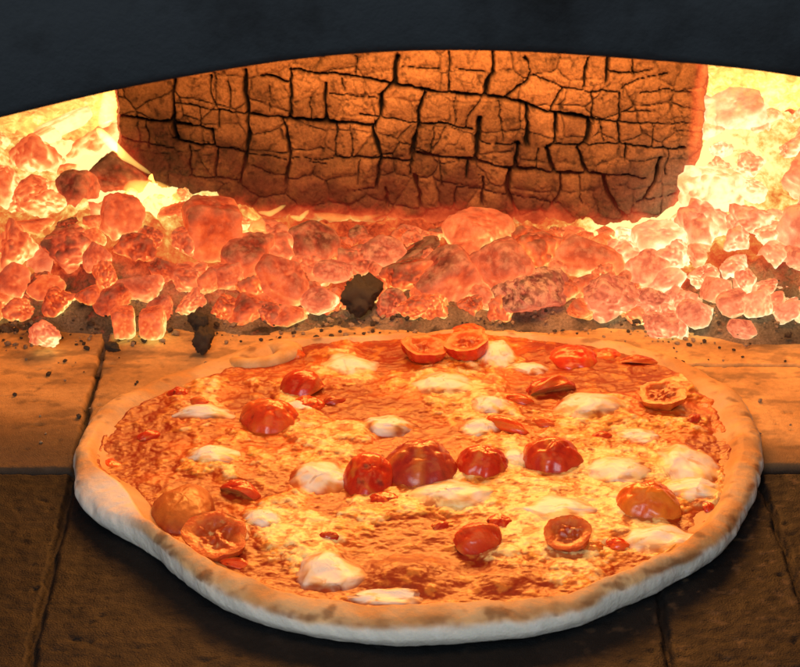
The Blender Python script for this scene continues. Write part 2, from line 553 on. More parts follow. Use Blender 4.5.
# ------------------------------------------------------------------ the big charred log
LROT = math.radians(1.6)
YF = .266
LC = Vector((.0, .325, .0835))
RAW = [  # crack polylines read off the log's front, half width px
    (3.2, [(118, 118), (149, 122.5), (172, 125), (190, 127)]), (1.3, [(190, 127), (212, 131)]),
    (1.4, [(174, 104), (215, 110.7), (246, 114.6)]), (3.0, [(246, 114.6), (268, 118), (288, 120), (320, 124), (337, 124.5), (375, 128)]),
    (1.8, [(172, 141), (197, 146), (225, 150), (244, 154)]), (1.0, [(244, 155), (286, 160.5), (334, 161)]),
    (1.3, [(189, 177.6), (215, 179), (241, 183)]), (2.8, [(173, 80), (172, 125), (176, 141)]), (1.6, [(210, 78), (212, 99), (216, 108)]),
    (1.8, [(219, 111), (219, 127)]), (1.8, [(212, 131), (214, 148)]), (1.3, [(218, 150), (215, 178)]),
    (2.6, [(244, 72), (246, 95), (248, 115), (248, 149), (244, 167), (241, 187)]), (1.8, [(291, 70), (290, 118)]), (2.0, [(283, 122), (291, 157), (285, 186)]),
    (.8, [(269, 88), (269, 112)]), (.8, [(199, 109), (200, 127)]), (1.0, [(190, 148), (190, 177)]), (1.6, [(262, 76), (288, 83)]), (1.8, [(290, 72), (310, 74), (350, 77), (391, 85)]),
    (2.6, [(391, 85), (415, 91), (440, 94.5), (483, 98), (505, 101), (527, 107), (550, 114), (595, 121)]), (1.2, [(595, 121), (618, 124.6), (661, 125.5), (692, 126)]),
    (1.5, [(361, 116), (385, 120), (415, 124), (440, 126), (472, 131)]), (1.6, [(334, 158), (360, 160), (380, 161), (410, 163)]),
    (2.6, [(412, 154), (440, 158), (477, 163), (510, 170), (544, 173), (584, 175.5)]), (1.8, [(584, 175.5), (624, 177), (647, 180)]),
    (1.0, [(310, 163), (326, 166)]), (1.0, [(350, 194), (376, 189)]), (1.0, [(456, 189), (483, 193), (520, 199), (561, 207)]),
    (3.0, [(398, 58), (394, 82), (382, 96), (380, 120)]), (2.2, [(380, 120), (373, 131), (381, 160), (376, 190)]),
    (2.4, [(325, 85), (326, 124)]), (1.4, [(336, 125), (336, 158)]),
    (2.8, [(426, 96), (418, 115), (419, 128), (411, 157)]), (1.3, [(411, 157), (410, 176)]), (2.4, [(415, 178), (419, 196), (421, 211)]),
    (2.2, [(449, 54), (448, 92)]), (3.0, [(493, 54), (493, 74), (483, 98)]), (1.0, [(483, 98), (468, 118), (466, 128)]),
    (2.8, [(480, 120), (476, 160)]), (1.6, [(468, 164), (466, 179)]), (2.8, [(510, 171), (507, 193), (518, 219)]), (1.3, [(483, 180), (483, 208)]),
    (1.2, [(456, 189), (454, 213)]), (1.6, [(386, 189), (386, 211)]), (.9, [(330, 96), (361, 98.6), (378, 100)]), (.9, [(342, 80), (345, 92)]), (1.0, [(477, 143), (520, 147)]),
    (2.6, [(518, 147), (516, 171)]), (1.4, [(356, 58), (356, 75)]), (.8, [(404, 68), (442, 70)]), (.8, [(450, 70), (485, 73)]),
    (1.4, [(547, 147), (584, 147), (624, 147)]), (1.6, [(624, 147), (658, 150), (684, 151)]), (1.6, [(505, 100), (527, 81), (533, 73), (526, 58)]), (1.2, [(531, 76), (564, 88), (593, 93), (618, 94)]),
    (2.0, [(588, 60), (584, 88)]), (2.2, [(608, 56), (607, 84)]), (1.6, [(635, 60), (635, 76)]), (1.2, [(607, 73), (635, 74), (652, 70)]), (1.6, [(564, 88), (551, 113)]),
    (1.6, [(593, 93), (594, 121)]), (1.4, [(620, 95), (620, 121), (620, 147)]), (2.8, [(526, 108), (528, 130), (528, 147)]), (2.8, [(557, 117), (554, 144), (547, 150), (554, 172)]),
    (2.4, [(590, 122), (587, 144), (578, 150), (586, 175)]), (.8, [(601, 123), (604, 145)]), (1.6, [(625, 147), (627, 163)]), (1.6, [(561, 175), (561, 192), (553, 208)]),
    (3.2, [(604, 177), (610, 198), (625, 223)]), (2.4, [(661, 161), (657, 184), (647, 203)]), (.9, [(624, 113), (650, 114)]), (1.0, [(638, 205), (687, 197)]), (1.0, [(640, 96), (665, 90), (692, 95)]),
    (1.0, [(655, 126), (652, 150)]), (1.0, [(620, 90), (640, 80), (668, 76)]), (.9, [(668, 151), (670, 178)]), (.8, [(310, 100), (311, 122)]), (.8, [(434, 128), (432, 156)]), (.8, [(456, 98), (455, 126)]), (.8, [(500, 104), (503, 143)]),
    (.8, [(228, 84), (230, 110)]), (.8, [(350, 128), (352, 158)]), (.8, [(360, 163), (358, 190)]), (.8, [(440, 160), (441, 187)]), (.8, [(540, 150), (536, 172)]), (.8, [(580, 178), (582, 205)]), (.8, [(145, 124), (148, 150)]), (.8, [(120, 140), (150, 146), (174, 150)]),
]
CR = []
for w, pl in RAW:
    pts = [at_y(px, py, YF) for px, py in pl]
    loc = []
    for p_ in pts:
        dx, dz = p_[0] - LC.x, p_[2] - LC.z
        loc.append((dx * math.cos(LROT) - dz * math.sin(LROT), dx * math.sin(LROT) + dz * math.cos(LROT)))
    for k in range(len(loc) - 1):
        CR.append((loc[k][0], loc[k][1], loc[k + 1][0], loc[k + 1][1], w * .00058))
XL0, XL1 = at_y(119, 130, YF)[0], at_y(703, 130, YF)[0]
nx = 560
xe = np.concatenate([np.linspace(XL0, XL0 + .008, 14)[:-1], np.linspace(XL0 + .008, XL1 - .008, nx), np.linspace(XL1 - .008, XL1, 14)[1:]])
# profile : rounded block, dense on its front
A_, B_, PN = .058, .0665, 5.0
tf = np.linspace(math.pi * .60, math.pi * 1.42, 270)           # front part of the outline (pi = straight at the camera)
tb = np.linspace(math.pi * 1.42, math.pi * 2.60, 90)[1:-1]
tp = np.concatenate([tf, tb])
# arc-length even over the front
def prof(t):
    ct, st = np.cos(t), np.sin(t)
    r = (np.abs(ct) ** PN + np.abs(st) ** PN) ** (-1 / PN)
    return r * ct * A_, r * st * B_
py_, pz_ = prof(tp)
ty = np.gradient(py_); tz = np.gradient(pz_)
ln = np.hypot(ty, tz) + 1e-12
ny_, nz_ = -tz / ln, ty / ln
sgn = np.sign(ny_ * py_ + nz_ * pz_)
ny_, nz_ = ny_ * sgn, nz_ * sgn
XX = np.repeat(xe[:, None], len(tp), 1)
PY = np.repeat(py_[None], len(xe), 0); PZ = np.repeat(pz_[None], len(xe), 0)
arc = np.cumsum(np.hypot(np.diff(py_, prepend=py_[0]), np.diff(pz_, prepend=pz_[0])))
AR = np.repeat(arc[None], len(xe), 0)
isfront = sstep(.1, .5, -ny_)[None].repeat(len(xe), 0)
qx = XX + .0016 * fbm(XX * 95, PZ * 95, 5, 3)
qz = PZ + .0016 * fbm(XX * 95, PZ * 95, 15, 3)
crk = np.zeros_like(XX); dep = np.zeros_like(XX); dmin = np.full_like(XX, 1.0)
for s in CR:
    d = seg_dist(qx, qz, s)
    w = max(s[4], .00055)
    wid = w * (.58 + .5 * fbm(XX * 60, PZ * 60, 25, 2))
    v = 1 - sstep(wid * .45, wid * 1.5, d)
    crk = np.maximum(crk, v * min(1, .45 + w / .0018))
    dep = np.maximum(dep, v * (.0010 + 2.6 * w))
    dmin = np.minimum(dmin, d + .0018 - min(w, .0018))
# unseen sides : cellular cracks
f1, f2, _ = worley(XX * 34, AR * 42, 17)
vb = (1 - sstep(.03, .12, f2 - f1)) * (1 - isfront)
crk = np.maximum(crk, vb); dep = np.maximum(dep, vb * .004)
dmin = np.where(isfront > .5, dmin, (f2 - f1) * .02)
# smaller checks that break the big blocks up
f1, f2, _ = worley(qx * 46, (qz * 1.0) * 62, 117, .75)
e2 = f2 - f1
mid_w = sstep(-.35, .25, fbm(XX * 20, PZ * 20, 119, 3))
v = (1 - sstep(.015, .055, e2)) * isfront * (.35 + .65 * mid_w)
crk = np.maximum(crk, v * .6); dep = np.maximum(dep, v * .0012)
dmin = np.where(isfront > .5, np.minimum(dmin, e2 * .014 + .002), dmin)
cellv = worley(qx * 46, qz * 62, 117, .75)[2]
# hair cracks over every block
f1, f2, _ = worley(qx * 150 + .5 * fbm(XX * 200, PZ * 200, 4), (qz + AR * .2) * 170, 27)
hair = (1 - sstep(.02, .14, f2 - f1)) * sstep(-.25, .35, fbm(XX * 28, PZ * 28, 33, 3) + .15 * PZ / B_)
pil = .0030 * (1 - np.sqrt(np.clip(dmin / .010, 0, 1)))
warp = .0022 * fbm(XX * 14, AR * 14, 41, 3) + .0007 * fbm(XX * 110, AR * 110, 44, 4, .6) - .0006 * sstep(.15, .5, fbm(XX * 170, AR * 170, 55, 4, .6))
disp = warp - 1.4 * dep - 1.25 * pil - .0008 * hair
endr = np.minimum(XX - XL0, XL1 - XX)
shr = 1 - .03 * np.clip(1 - endr / .008, 0, 1) ** 2
Vx = XX
Vy = (PY + ny_[None] * disp) * shr
Vz = (PZ + nz_[None] * disp) * shr
# the sawn right end leans back under itself
lean = sstep(.135, XL1, XX)
Vx = Vx - .014 * lean * sstep(.0, -B_, PZ) ** 1.3 + .0025 * fbm(PZ * 60, XX * 0, 61) * (endr < .02)
V = np.stack([Vx, Vy, Vz], -1).reshape(-1, 3)
Q = grid_quads(len(xe), len(tp), wrap=True)
up = sstep(-.75, .75, PZ / B_)  # firelight on the upper face painted in : lighter towards the top
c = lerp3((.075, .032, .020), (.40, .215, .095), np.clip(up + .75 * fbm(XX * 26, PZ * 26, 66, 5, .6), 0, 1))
pit = sstep(.15, .5, fbm(XX * 170, AR * 170, 55, 4, .6))
c = c * (1 - .55 * pit)[..., None]
c = c * (1 - isfront * (.26 * sstep(.55, .9, cellv)))[..., None]
grey = sstep(.115, .165, XX) * sstep(.01, -.03, PZ + .02 * fbm(XX * 30, PZ * 30, 3))
c = lerp3(c, (.16, .11, .105), grey * .8)
c = lerp3(c, (.006, .004, .003), np.clip(crk * 1.1 + hair * .42, 0, 1))
fz = PZ / B_
nz1 = fbm(XX * 38, PZ * 38, 71, 4, .6)
glow = .72 * sstep(-.62, -1.02, fz + .16 * nz1) + .26 * sstep(.1, -.8, fz)  # ember glow at the foot, plus a wide faint term for the fire's haze
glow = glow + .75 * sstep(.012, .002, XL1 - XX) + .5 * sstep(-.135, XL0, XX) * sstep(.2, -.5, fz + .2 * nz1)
glow = glow * (1 - .25 * grey) * np.clip(1 + .0 * crk, 0, 1)
cc, gg = c.reshape(-1, 3), glow.ravel()
# end caps
caps = []
base = len(V)
Vl, Ql, Cl, Gl = [V], [Q], [cc], [gg]
for side, i0 in ((-1, 0), (1, len(xe) - 1)):
    ringv = V[i0 * len(tp):(i0 + 1) * len(tp)]
    ctr = ringv.mean(0)
    prev = np.arange(i0 * len(tp), (i0 + 1) * len(tp))
    for r in range(1, 13):
        k = 1 - r / 12.5
        q = ctr + (ringv - ctr) * k
        q[:, 0] += side * (.0015 * fbm(q[:, 1] * 120, q[:, 2] * 120, 81, 3)) + side * .002 * min(1, r / 2)
        ids = base + np.arange(len(tp))
        j = np.arange(len(tp)); j2 = (j + 1) % len(tp)
        Ql.append(np.stack([prev[j], prev[j2], ids[j2], ids[j]], -1))
        Vl.append(q); base += len(tp)
        Cl.append(np.full((len(tp), 3), .05) * np.array([1, .7, .5])); Gl.append(np.full(len(tp), .45 + .3 * (r < 3)))
        prev = ids
V, Q, cc, gg = np.concatenate(Vl), np.concatenate(Ql), np.concatenate(Cl), np.concatenate(Gl)
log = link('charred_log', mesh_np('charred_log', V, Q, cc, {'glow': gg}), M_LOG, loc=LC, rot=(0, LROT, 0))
tag(log, 'large charred log with a deeply cracked blocky face lying across the embers', 'log')

# ------------------------------------------------------------------ coals
def chunk_mesh(name, seed, facets=12, lump=.12, crink=.05, sub=4, box=False):
    r = np.random.default_rng(seed)
    bm = bmesh.new()
    bmesh.ops.create_icosphere(bm, subdivisions=sub, radius=1)
    nr = r.normal(size=(facets, 3))
    if box:
        nr = np.array([(1, 0, 0), (-1, 0, 0), (0, 1, 0), (0, -1, 0), (0, 0, 1), (0, 0, -1)], float) + r.normal(size=(6, 3)) * .08
    nr /= np.linalg.norm(nr, axis=1)[:, None]
    dd = r.uniform(.55, .92, len(nr)) if not box else r.uniform(.68, .78, len(nr))
    off = Vector(r.uniform(-50, 50, 3))
    cav = []
    for v in bm.verts:
        d = np.array(v.co)
        dot = nr @ d
        k = np.where(dot > .05, dd / np.maximum(dot, .05), 9)
        k = np.sort(k)
        rad = -np.log(np.exp(-42 * k[0]) + np.exp(-42 * k[1]) + np.exp(-42 * 1.02)) / 42
        p = Vector(v.co) * 1.0
        n1 = mnoise.fractal(p * 1.7 + off, .6, 2.1, 3)
        n2 = mnoise.fractal(p * 5.5 + off, .7, 2.1, 3)
        rid = 1 - abs(mnoise.noise(p * 2.6 + off * 2))
        cr = max(0, (rid - .86) / .14)
        rad = rad * (1 + lump * n1 + crink * n2 - .10 * cr * min(1, crink * 14))
        vd = mnoise.voronoi(p * 1.9 + off)[0]
        ck = max(0.0, 1 - (vd[1] - vd[0]) / .16) * (1.0 if crink > .04 else .45)
        rad -= .085 * ck
        cav.append(1.1 * ck + .7 * cr * min(1, crink * 14) - .35 * n2 - .25 * n1)
        v.co = Vector(v.co) * rad
    me = bpy.data.meshes.new(name)
    for f in bm.faces:
        f.smooth = True
    bm.to_mesh(me)
    bm.free()
    a = me.attributes.new('cav', 'FLOAT', 'POINT')
    a.data.foreach_set('value', np.array(cav, np.float32))
    return me


ROUND = [chunk_mesh('coal', 100 + k, 13 + k, .05, .022) for k in range(8)]
CRINK = [chunk_mesh('coal', 200 + k, 12 + k, .10, .05) for k in range(7)]
BLOCK = [chunk_mesh('coal', 300 + k, 6, .06, .022, box=True) for k in range(4)]
for m_ in ROUND + CRINK + BLOCK:
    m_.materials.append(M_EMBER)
LAND = []
RUGGED = [chunk_mesh('cinder', 950 + k, 8, .22, .11) for k in range(3)]


def rad_px(npx, y):
    return npx * .5 * (y - CAM[1]) / F / .97


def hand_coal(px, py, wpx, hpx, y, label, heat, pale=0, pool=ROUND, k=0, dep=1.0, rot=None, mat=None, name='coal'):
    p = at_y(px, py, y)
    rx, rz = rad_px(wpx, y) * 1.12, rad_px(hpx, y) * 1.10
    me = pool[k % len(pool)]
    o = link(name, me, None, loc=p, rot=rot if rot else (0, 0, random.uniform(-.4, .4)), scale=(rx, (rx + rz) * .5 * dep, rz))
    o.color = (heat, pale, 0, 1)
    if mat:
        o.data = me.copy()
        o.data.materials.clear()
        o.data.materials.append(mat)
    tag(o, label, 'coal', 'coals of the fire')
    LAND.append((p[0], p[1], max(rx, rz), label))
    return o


hc = hand_coal
hc(214, 229, 70, 78, .222, 'big upright blocky orange ember against the lower left of the log', .50, .05, BLOCK, 0, .8, (0, .05, .2))
hc(281, 277, 66, 62, .198, 'rounded plain orange ember, the biggest below the left half of the log', .50, .15, ROUND, 1)
hc(306, 243, 62, 60, .232, 'dull brown pyramid shaped coal under the left of the log', .36, .2, ROUND, 5, 1, (0, .5, .3))
hc(378, 254, 56, 38, .228, 'pinkish oval ember below the middle of the log', .50, .5, ROUND, 2)
hc(336, 270, 44, 26, .207, 'flat pale orange ember behind the dark clinker', .50, .5, ROUND, 4)
hc(322, 301, 46, 30, .184, 'bright pink orange ember left of the dark clinker at the ash edge', .60, .5, ROUND, 6)
hc(446, 279, 82, 58, .196, 'long slanted dull ember slab with a shaded top edge', .45, .2, BLOCK, 1, .8, (.25, -.55, .3))
hc(420, 252, 70, 22, .226, 'dark flat shade above the slanted ember slab', .22, .1, ROUND, 3, 1, (0, -.4, 0))  # dark lump put in for the shadow above the slab
hc(531, 291, 84, 52, .186, 'grey lilac ash covered lump at the pizza side of the fire', .20, .9, CRINK, 0, 1, (.2, .1, .5))
hc(575, 262, 95, 58, .222, 'broad smooth red orange ember under the right half of the log', .54, .15, ROUND, 0)
hc(515, 248, 80, 46, .236, 'wide red ember under the middle right of the log', .52, .1, ROUND, 7)
hc(608, 300, 66, 54, .180, 'big round pink ember with a knobbly top at the front edge', .50, .75, CRINK, 1)
hc(651, 301, 48, 34, .184, 'small grey pink ember between two round pink ones', .46, .9, CRINK, 2)
hc(697, 313, 40, 34, .168, 'small round pale ember with a pink mouth on the floor edge', .66, .9, ROUND, 4)
hc(644, 270, 54, 56, .215, 'pale pink triangular ember standing below the right end of the log', .62, .75, ROUND, 5, .8, (0, .3, .2))
hc(625, 255, 62, 44, .228, 'speckled cream ember lit yellow at its top edge', .70, .8, CRINK, 3)
hc(704, 236, 66, 74, .232, 'tall pale ember with a small round hole right of the log', .66, .85, CRINK, 4)
hc(746, 281, 54, 56, .200, 'bright cream ember with rosy underside in the right heap', .70, .9, CRINK, 5)
hc(788, 300, 46, 56, .186, 'white hot split ember at the right edge of the fire front', .76, .9, CRINK, 6)
hc(742, 327, 34, 24, .158, 'tiny pink ember lying out on the floor at the right', .55, .9, ROUND, 1)
hc(735, 186, 52, 42, .285, 'orange pink block in the right heap beside the end of the log', .56, .5, BLOCK, 2, .9, (.2, .4, .5))
hc(776, 215, 62, 52, .262, 'large folded pale slab of ember at the right edge', .66, .8, CRINK, 0, 1, (.3, -.5, .2))
hc(751, 235, 50, 42, .240, 'pale ember shard above the bright cream ember', .64, .85, CRINK, 2, 1, (0, .6, .4))
hc(789, 126, 34, 40, .36, 'rounded orange coal high on the right heap against the white glow', .60, .4, ROUND, 3)
hc(765, 146, 46, 24, .33, 'pale squared brand end high on the right heap', .78, .7, BLOCK, 3, 1, (.1, -.3, .2))
hc(45, 333, 36, 34, .142, 'small lone glowing coal lying on the floor at far left', .62, .5, CRINK, 3)
hc(124, 322, 30, 38, .158, 'left segment of the box shaped red coal on the ash', .62, .1, BLOCK, 0, 1.1, (0, 0, .1))
hc(152, 323, 32, 36, .157, 'right segment of the box shaped red coal on the ash', .66, .1, BLOCK, 1, 1.1, (0, 0, -.05))
hc(30, 208, 66, 46, .270, 'flat orange tile shaped ember at the left edge', .50, .05, BLOCK, 2, 1, (.2, .25, .3))
hc(8, 240, 30, 50, .240, 'white hot upright ember at the left edge', .95, .2, BLOCK, 3)
hc(46, 268, 56, 50, .216, 'pale topped orange ember in the left heap front', .54, .4, ROUND, 6)
hc(12, 285, 44, 46, .200, 'orange ember at the left edge above the ash', .54, .2, ROUND, 2)
hc(100, 185, 40, 66, .290, 'dark red jagged shard standing before the left flame', .42, 0, CRINK, 1, .7, (0, .4, 0))
hc(110, 225, 60, 56, .232, 'yellow hot ash topped ember below the left flame', .74, .3, CRINK, 5)
hc(150, 255, 60, 50, .225, 'orange crumbly ember in the middle of the left heap', .56, .2, CRINK, 4)
hc(90, 250, 70, 50, .232, 'wide orange ember left of the crumbly one', .54, .15, ROUND, 5)
hc(140, 290, 60, 40, .190, 'sloping orange ember behind the box shaped red coal', .54, .25, ROUND, 7)
hc(190, 280, 50, 42, .196, 'red orange ember below the big blocky one', .52, .2, CRINK, 6)
hc(230, 275, 44, 40, .200, 'dull orange ember left of the biggest rounded one', .50, .2, ROUND, 3)
hc(361, 292, 48, 44, .184, 'black green clinker lump at the ash edge behind the pizza', .0, .0, RUGGED, 2, 1, None, M_CHAR, 'clinker')
hc(199, 322, 22, 20, .147, 'upper black cinder beside the crust fold of the pizza', .0, 0, RUGGED, 3, 1, None, M_CHAR, 'cinder')
hc(203, 338, 27, 30, .136, 'lower black cinder touching the back left crust of the pizza', .0, 0, RUGGED, 5, 1, None, M_CHAR, 'cinder')
hc(112, 347, 20, 10, .124, 'small black flake on the floor joint at left', .0, 0, RUGGED, 1, 1, None, M_CHAR, 'cinder')

# the rest of the heap
placed = [(a, b, r * .8) for a, b, r, _ in LAND]
ZONE = {'left': 'glowing coals of the left heap', 'mid': 'glowing coals below the log', 'right': 'pale glowing coals of the right heap'}
used_labels = {}
tries = 0
cnt = 0
while cnt < 250 and tries < 40000:
    tries += 1
    x = random.uniform(-.31, .33)
    y = .178 + abs(random.gauss(0, 1)) * .075
    if x > .14:
        y -= .016
    if y > .50:
        continue
    if XL0 - .004 < x < XL1 + .004 and y > .252:
        continue
    if (x < -.15 and y > .285 and random.random() < .8) or (x > .185 and y > .33):
        continue
    sc_ = 1 + .5 * max(0, y - .3) / .2
    r = random.choice((.008, .010, .013, .016, .019, .022)) * sc_
    if y < .2:
        r = min(r, .010)
    if XL0 < x < XL1 and y > .232:
        r = min(r, .0085)
    if any((x - a) ** 2 + (y - b) ** 2 < (.50 * (r + q)) ** 2 for a, b, q in placed):
        continue
    placed.append((x, y, r))
    zone = 'left' if x < -.09 else 'right' if x > .13 else 'mid'
    pale = {'left': random.uniform(.0, .25), 'mid': random.uniform(.0, .3), 'right': random.uniform(.6, 1)}[zone]
    heat = float(heat_at(x, y)) * .42 + .27 + random.uniform(-.09, .09) + (.17 if zone == 'right' else .07 if zone == 'left' and y > .23 else 0)
    heat = min(heat, .96)
    if random.random() < .12 and zone != 'right':
        heat = random.uniform(.22, .36)
    pool = random.choice((ROUND, CRINK)) if zone != 'right' else random.choice((CRINK, CRINK, ROUND, BLOCK))
    z = float(bed_h(x, y)) + r * .45
    o = link('coal', random.choice(pool), None, loc=(x, y, z), rot=(random.uniform(-.5, .5), random.uniform(-.5, .5), random.uniform(0, 6.3)),
             scale=(r * random.uniform(.9, 1.4), r * random.uniform(.8, 1.2), r * random.uniform(.75, 1.1)))
    o.color = (heat, pale, 0, 1)
    la = min(LAND, key=lambda q: (q[0] - x) ** 2 + (q[1] - y) ** 2)
    dx, dy = x - la[0], y - la[1]
    d1 = 'right of' if dx > 0 else 'left of'
    d2 = 'behind' if dy > 0 else 'in front of'
    dirs = (d1, d2) if abs(dx) > abs(dy) else (d2, d1)
    size = 'tiny' if r < .009 else 'small' if r < .0125 else 'mid sized' if r < .018 else 'large'
    tone = 'dark' if heat < .37 else 'pale pink' if pale > .5 else 'dull red' if heat < .48 else 'orange' if heat < .64 else 'yellow hot'
    form = 'craggy' if o.data in CRINK else 'squared' if o.data in BLOCK else 'rounded'
    short = ' '.join(la[3].split()[:6])
    while short.split()[-1] in ('the', 'of', 'a', 'at', 'with', 'in', 'under', 'below', 'and', 'its', 'to', 'left', 'right', 'on', 'by', 'between', 'against', 'behind', 'lower', 'covered'):
        short = short.rsplit(' ', 1)[0]
    opts = [f'{size} {tone} coal {dirs[0]} the {short}', f'{size} {tone} {form} coal {dirs[0]} the {short}', f'{size} {tone} {form} coal {dirs[0]} and {dirs[1]} the {short}'.replace('left of and behind', 'behind left of').replace('right of and behind', 'behind right of').replace('behind and right of', 'behind right of').replace('behind and left of', 'behind left of').replace('in front of and', 'in front and').replace('of and in front', 'and in front')]
    lab = next((q for q in opts if q not in used_labels and len(q.split()) <= 16), None)
    if lab is None:
        bpy.data.objects.remove(o)
        placed.pop()
        continue
    used_labels[lab] = 1
    tag(o, lab, 'coal', ZONE[zone])
    cnt += 1

# crumbs of ash and charcoal where the fire bed meets the floor
cv, cq, cc = [], [], []
ico = chunk_mesh('crumb', 900, 7, .2, .1, sub=1)
iv = np.array([v.co[:] for v in ico.vertices]); iq = np.array([p.vertices[:] for p in ico.polygons])
bpy.data.meshes.remove(ico)
nb = 0
for k in range(700):
    x = random.uniform(-.26, .27)
    y = random.gauss(.166 + .008 * math.sin(x * 40) + .008 * math.sin(x * 17 + 1), .011)
    if math.hypot(x - .008, y + .012) < .158:
        continue
    if k % 2 == 0:
        x = random.gauss(random.choice((-.20, -.13, -.04, .03, .16)), .022); y = random.gauss(.172, .007)
    if k % 5 == 0:
        x = random.choice((-1, 1)) * random.uniform(.10, .27); y = random.uniform(.02, .17)
        if math.hypot(x - .008, y + .012) < .172:
            continue
    r = random.choice((.0006, .0008, .001, .0014, .002)) * random.uniform(.7, 1.3)
    zz = max(float(bed_h(x, y)) + (.0025 if y > .168 else 0), 0) + r * .5
    a = random.uniform(0, 6.3)
    q = iv * np.array([r * random.uniform(.8, 1.6), r, r * .8])
    q = np.stack([q[:, 0] * math.cos(a) - q[:, 1] * math.sin(a), q[:, 0] * math.sin(a) + q[:, 1] * math.cos(a), q[:, 2]], -1)
    cv.append(q + np.array([x, y, zz])); cq.append(iq + nb); nb += len(iv)
    t_ = random.random()
    cc.append(np.tile(np.array((.06, .045, .033)) if t_ < .45 else np.array((.30, .21, .13)), (len(iv), 1)))
cr_o = link('ash_crumbs', mesh_np('ash_crumbs', np.concatenate(cv), np.concatenate(cq), np.concatenate(cc), smooth=False), M_FLOOR)
tag(cr_o, 'crumbs of ash and black charcoal strewn before the coals', 'crumbs', kind='stuff')

# burning sticks in the left back
for k, (x0, y0, x1, y1, yy, w, heat, lab) in enumerate([
        (-10, 172, 62, 128, .37, 22, .98, 'yellow glowing stick rising to the right at the far left back'),
        (10, 196, 70, 152, .345, 22, .98, 'second glowing stick, parallel below the far left one'),
        (30, 140, 90, 112, .42, 18, 1.02, 'thin white hot stick highest under the arch at left'),
        (0, 197, 62, 192, .315, 16, 1.0, 'short level glowing stick above the orange tile shaped ember'),
        (72, 180, 104, 130, .36, 18, 1.05, 'white hot stick standing beside the tall flame'),
        (738, 172, 800, 150, .33, 22, .9, 'pale broken brand leaning on the right heap'),
        (716, 150, 790, 118, .40, 22, 1.05, 'white hot brand lying at the back of the right heap')]):
    p, q = Vector(at_y(x0, y0, yy - .01)), Vector(at_y(x1, y1, yy + .01))
    d = q - p
    o = link('burning_stick', BLOCK[k % 4], None, loc=(p + q) / 2, scale=(d.length * .62, rad_px(w, yy) * 1.2, rad_px(w, yy) * 1.2))
    o.rotation_euler = d.to_track_quat('X', 'Z').to_euler()
    o.color = (heat, .3, 0, 1)
    tag(o, lab, 'firewood', 'burning sticks at the back of the fire')

# ------------------------------------------------------------------ flames
def tongue(name, pts, label, parent=None, mat=None, seed=0, flat=.55, grp='flames in the oven'):
    """a flame : a tube of changing width along a bent line, its body full of glowing gas; pts = (px, py, y, half width px)"""
    P = np.array([at_y(a, b, y) for a, b, y, w in pts])
    W = np.array([rad_px(2 * w, y) for a, b, y, w in pts])
    t = np.linspace(0, 1, len(P))
    tt = np.linspace(0, 1, 26)
    C = np.stack([np.interp(tt, t, P[:, k]) for k in range(3)], -1)
    R = np.interp(tt, t, W)
    for _ in range(3):
        C[1:-1] = (C[:-2] + 2 * C[1:-1] + C[2:]) / 4
        R[1:-1] = (R[:-2] + 2 * R[1:-1] + R[2:]) / 4
    R = np.maximum(R * np.minimum(1, np.sqrt(np.minimum(tt, 1 - tt) * 9 + .001)), 2e-4)
    na = 18
    an = np.linspace(0, 2 * np.pi, na, endpoint=False)
    ctr = C.mean(0)
    V = []
    for i in range(len(C)):
        tg = C[min(i + 1, len(C) - 1)] - C[max(i - 1, 0)]
        tg = tg / np.linalg.norm(tg)
        side = np.cross(tg, (0, 1, 0)); side /= np.linalg.norm(side)
        dep = np.cross(side, tg)
        wob = 1 + .28 * np.array([mnoise.noise(Vector((math.cos(a) * .8 + seed, math.sin(a) * .8, tt[i] * 5))) for a in an])
        V.append(C[i] + R[i] * wob[:, None] * (np.cos(an)[:, None] * side + flat * np.sin(an)[:, None] * dep))
    V = np.concatenate(V)
    Q = grid_quads(len(C), na, wrap=True)
    caps = np.array([[0, na - 1 - k, na - 2 - k, na - 2 - k] for k in range(0)]).reshape(-1, 4)
    me = bpy.data.meshes.new(name)
    b0 = len(V) - na
    faces = Q.tolist() + [list(range(na))[::-1], list(range(b0, b0 + na))]
    me.from_pydata((V - ctr).tolist(), [], faces)
    for f in me.polygons:
        f.use_smooth = True
    me.update()
    bm = bmesh.new(); bm.from_mesh(me); bmesh.ops.recalc_face_normals(bm, faces=bm.faces); bm.to_mesh(me); bm.free()
    o = link(name, me, mat or M_FLAME, parent, loc=ctr if parent is None else Vector(ctr) - parent.location)
    if parent is None:
        tag(o, label, 'flame', grp)
    return o


f_ = tongue('flame', [(150, 196, .285, 22), (120, 165, .30, 20), (106, 130, .31, 15), (108, 100, .31, 16), (112, 70, .31, 12)], 'tall yellow flame climbing past the left end of the log')
tongue('flame_core', [(118, 160, .30, 8), (107, 135, .31, 8), (108, 110, .31, 10), (112, 85, .31, 6)], '', f_, M_FLAME_CORE, 2)
tongue('flame', [(96, 128, .30, 4), (108, 140, .285, 6), (122, 154, .262, 5), (138, 166, .256, 3), (154, 176, .254, 1)], 'low white flame streaming down over the left bottom of the log', seed=4, mat=M_FLAME_CORE)
tongue('flame', [(122, 218, .236, 16), (142, 206, .238, 30), (164, 202, .240, 30), (176, 190, .242, 12)], 'wide yellow flame pooled under the left end of the log', seed=6)
tongue('flame', [(258, 258, .222, 8), (258, 240, .225, 13), (257, 222, .228, 8), (248, 205, .232, 3)], 'small bright flame between the blocky ember and the rounded one', seed=8)
tongue('flame', [(258, 212, .255, 1.5), (270, 214, .256, 3.2), (286, 205, .256, 1.5)], 'tiny flame lick under the log, left of two', seed=10, mat=M_FLAME_CORE)
tongue('flame', [(290, 216, .255, 1.5), (300, 219, .256, 3.2), (309, 210, .256, 1.5)], 'tiny flame lick under the log, right of two', seed=12, mat=M_FLAME_CORE)
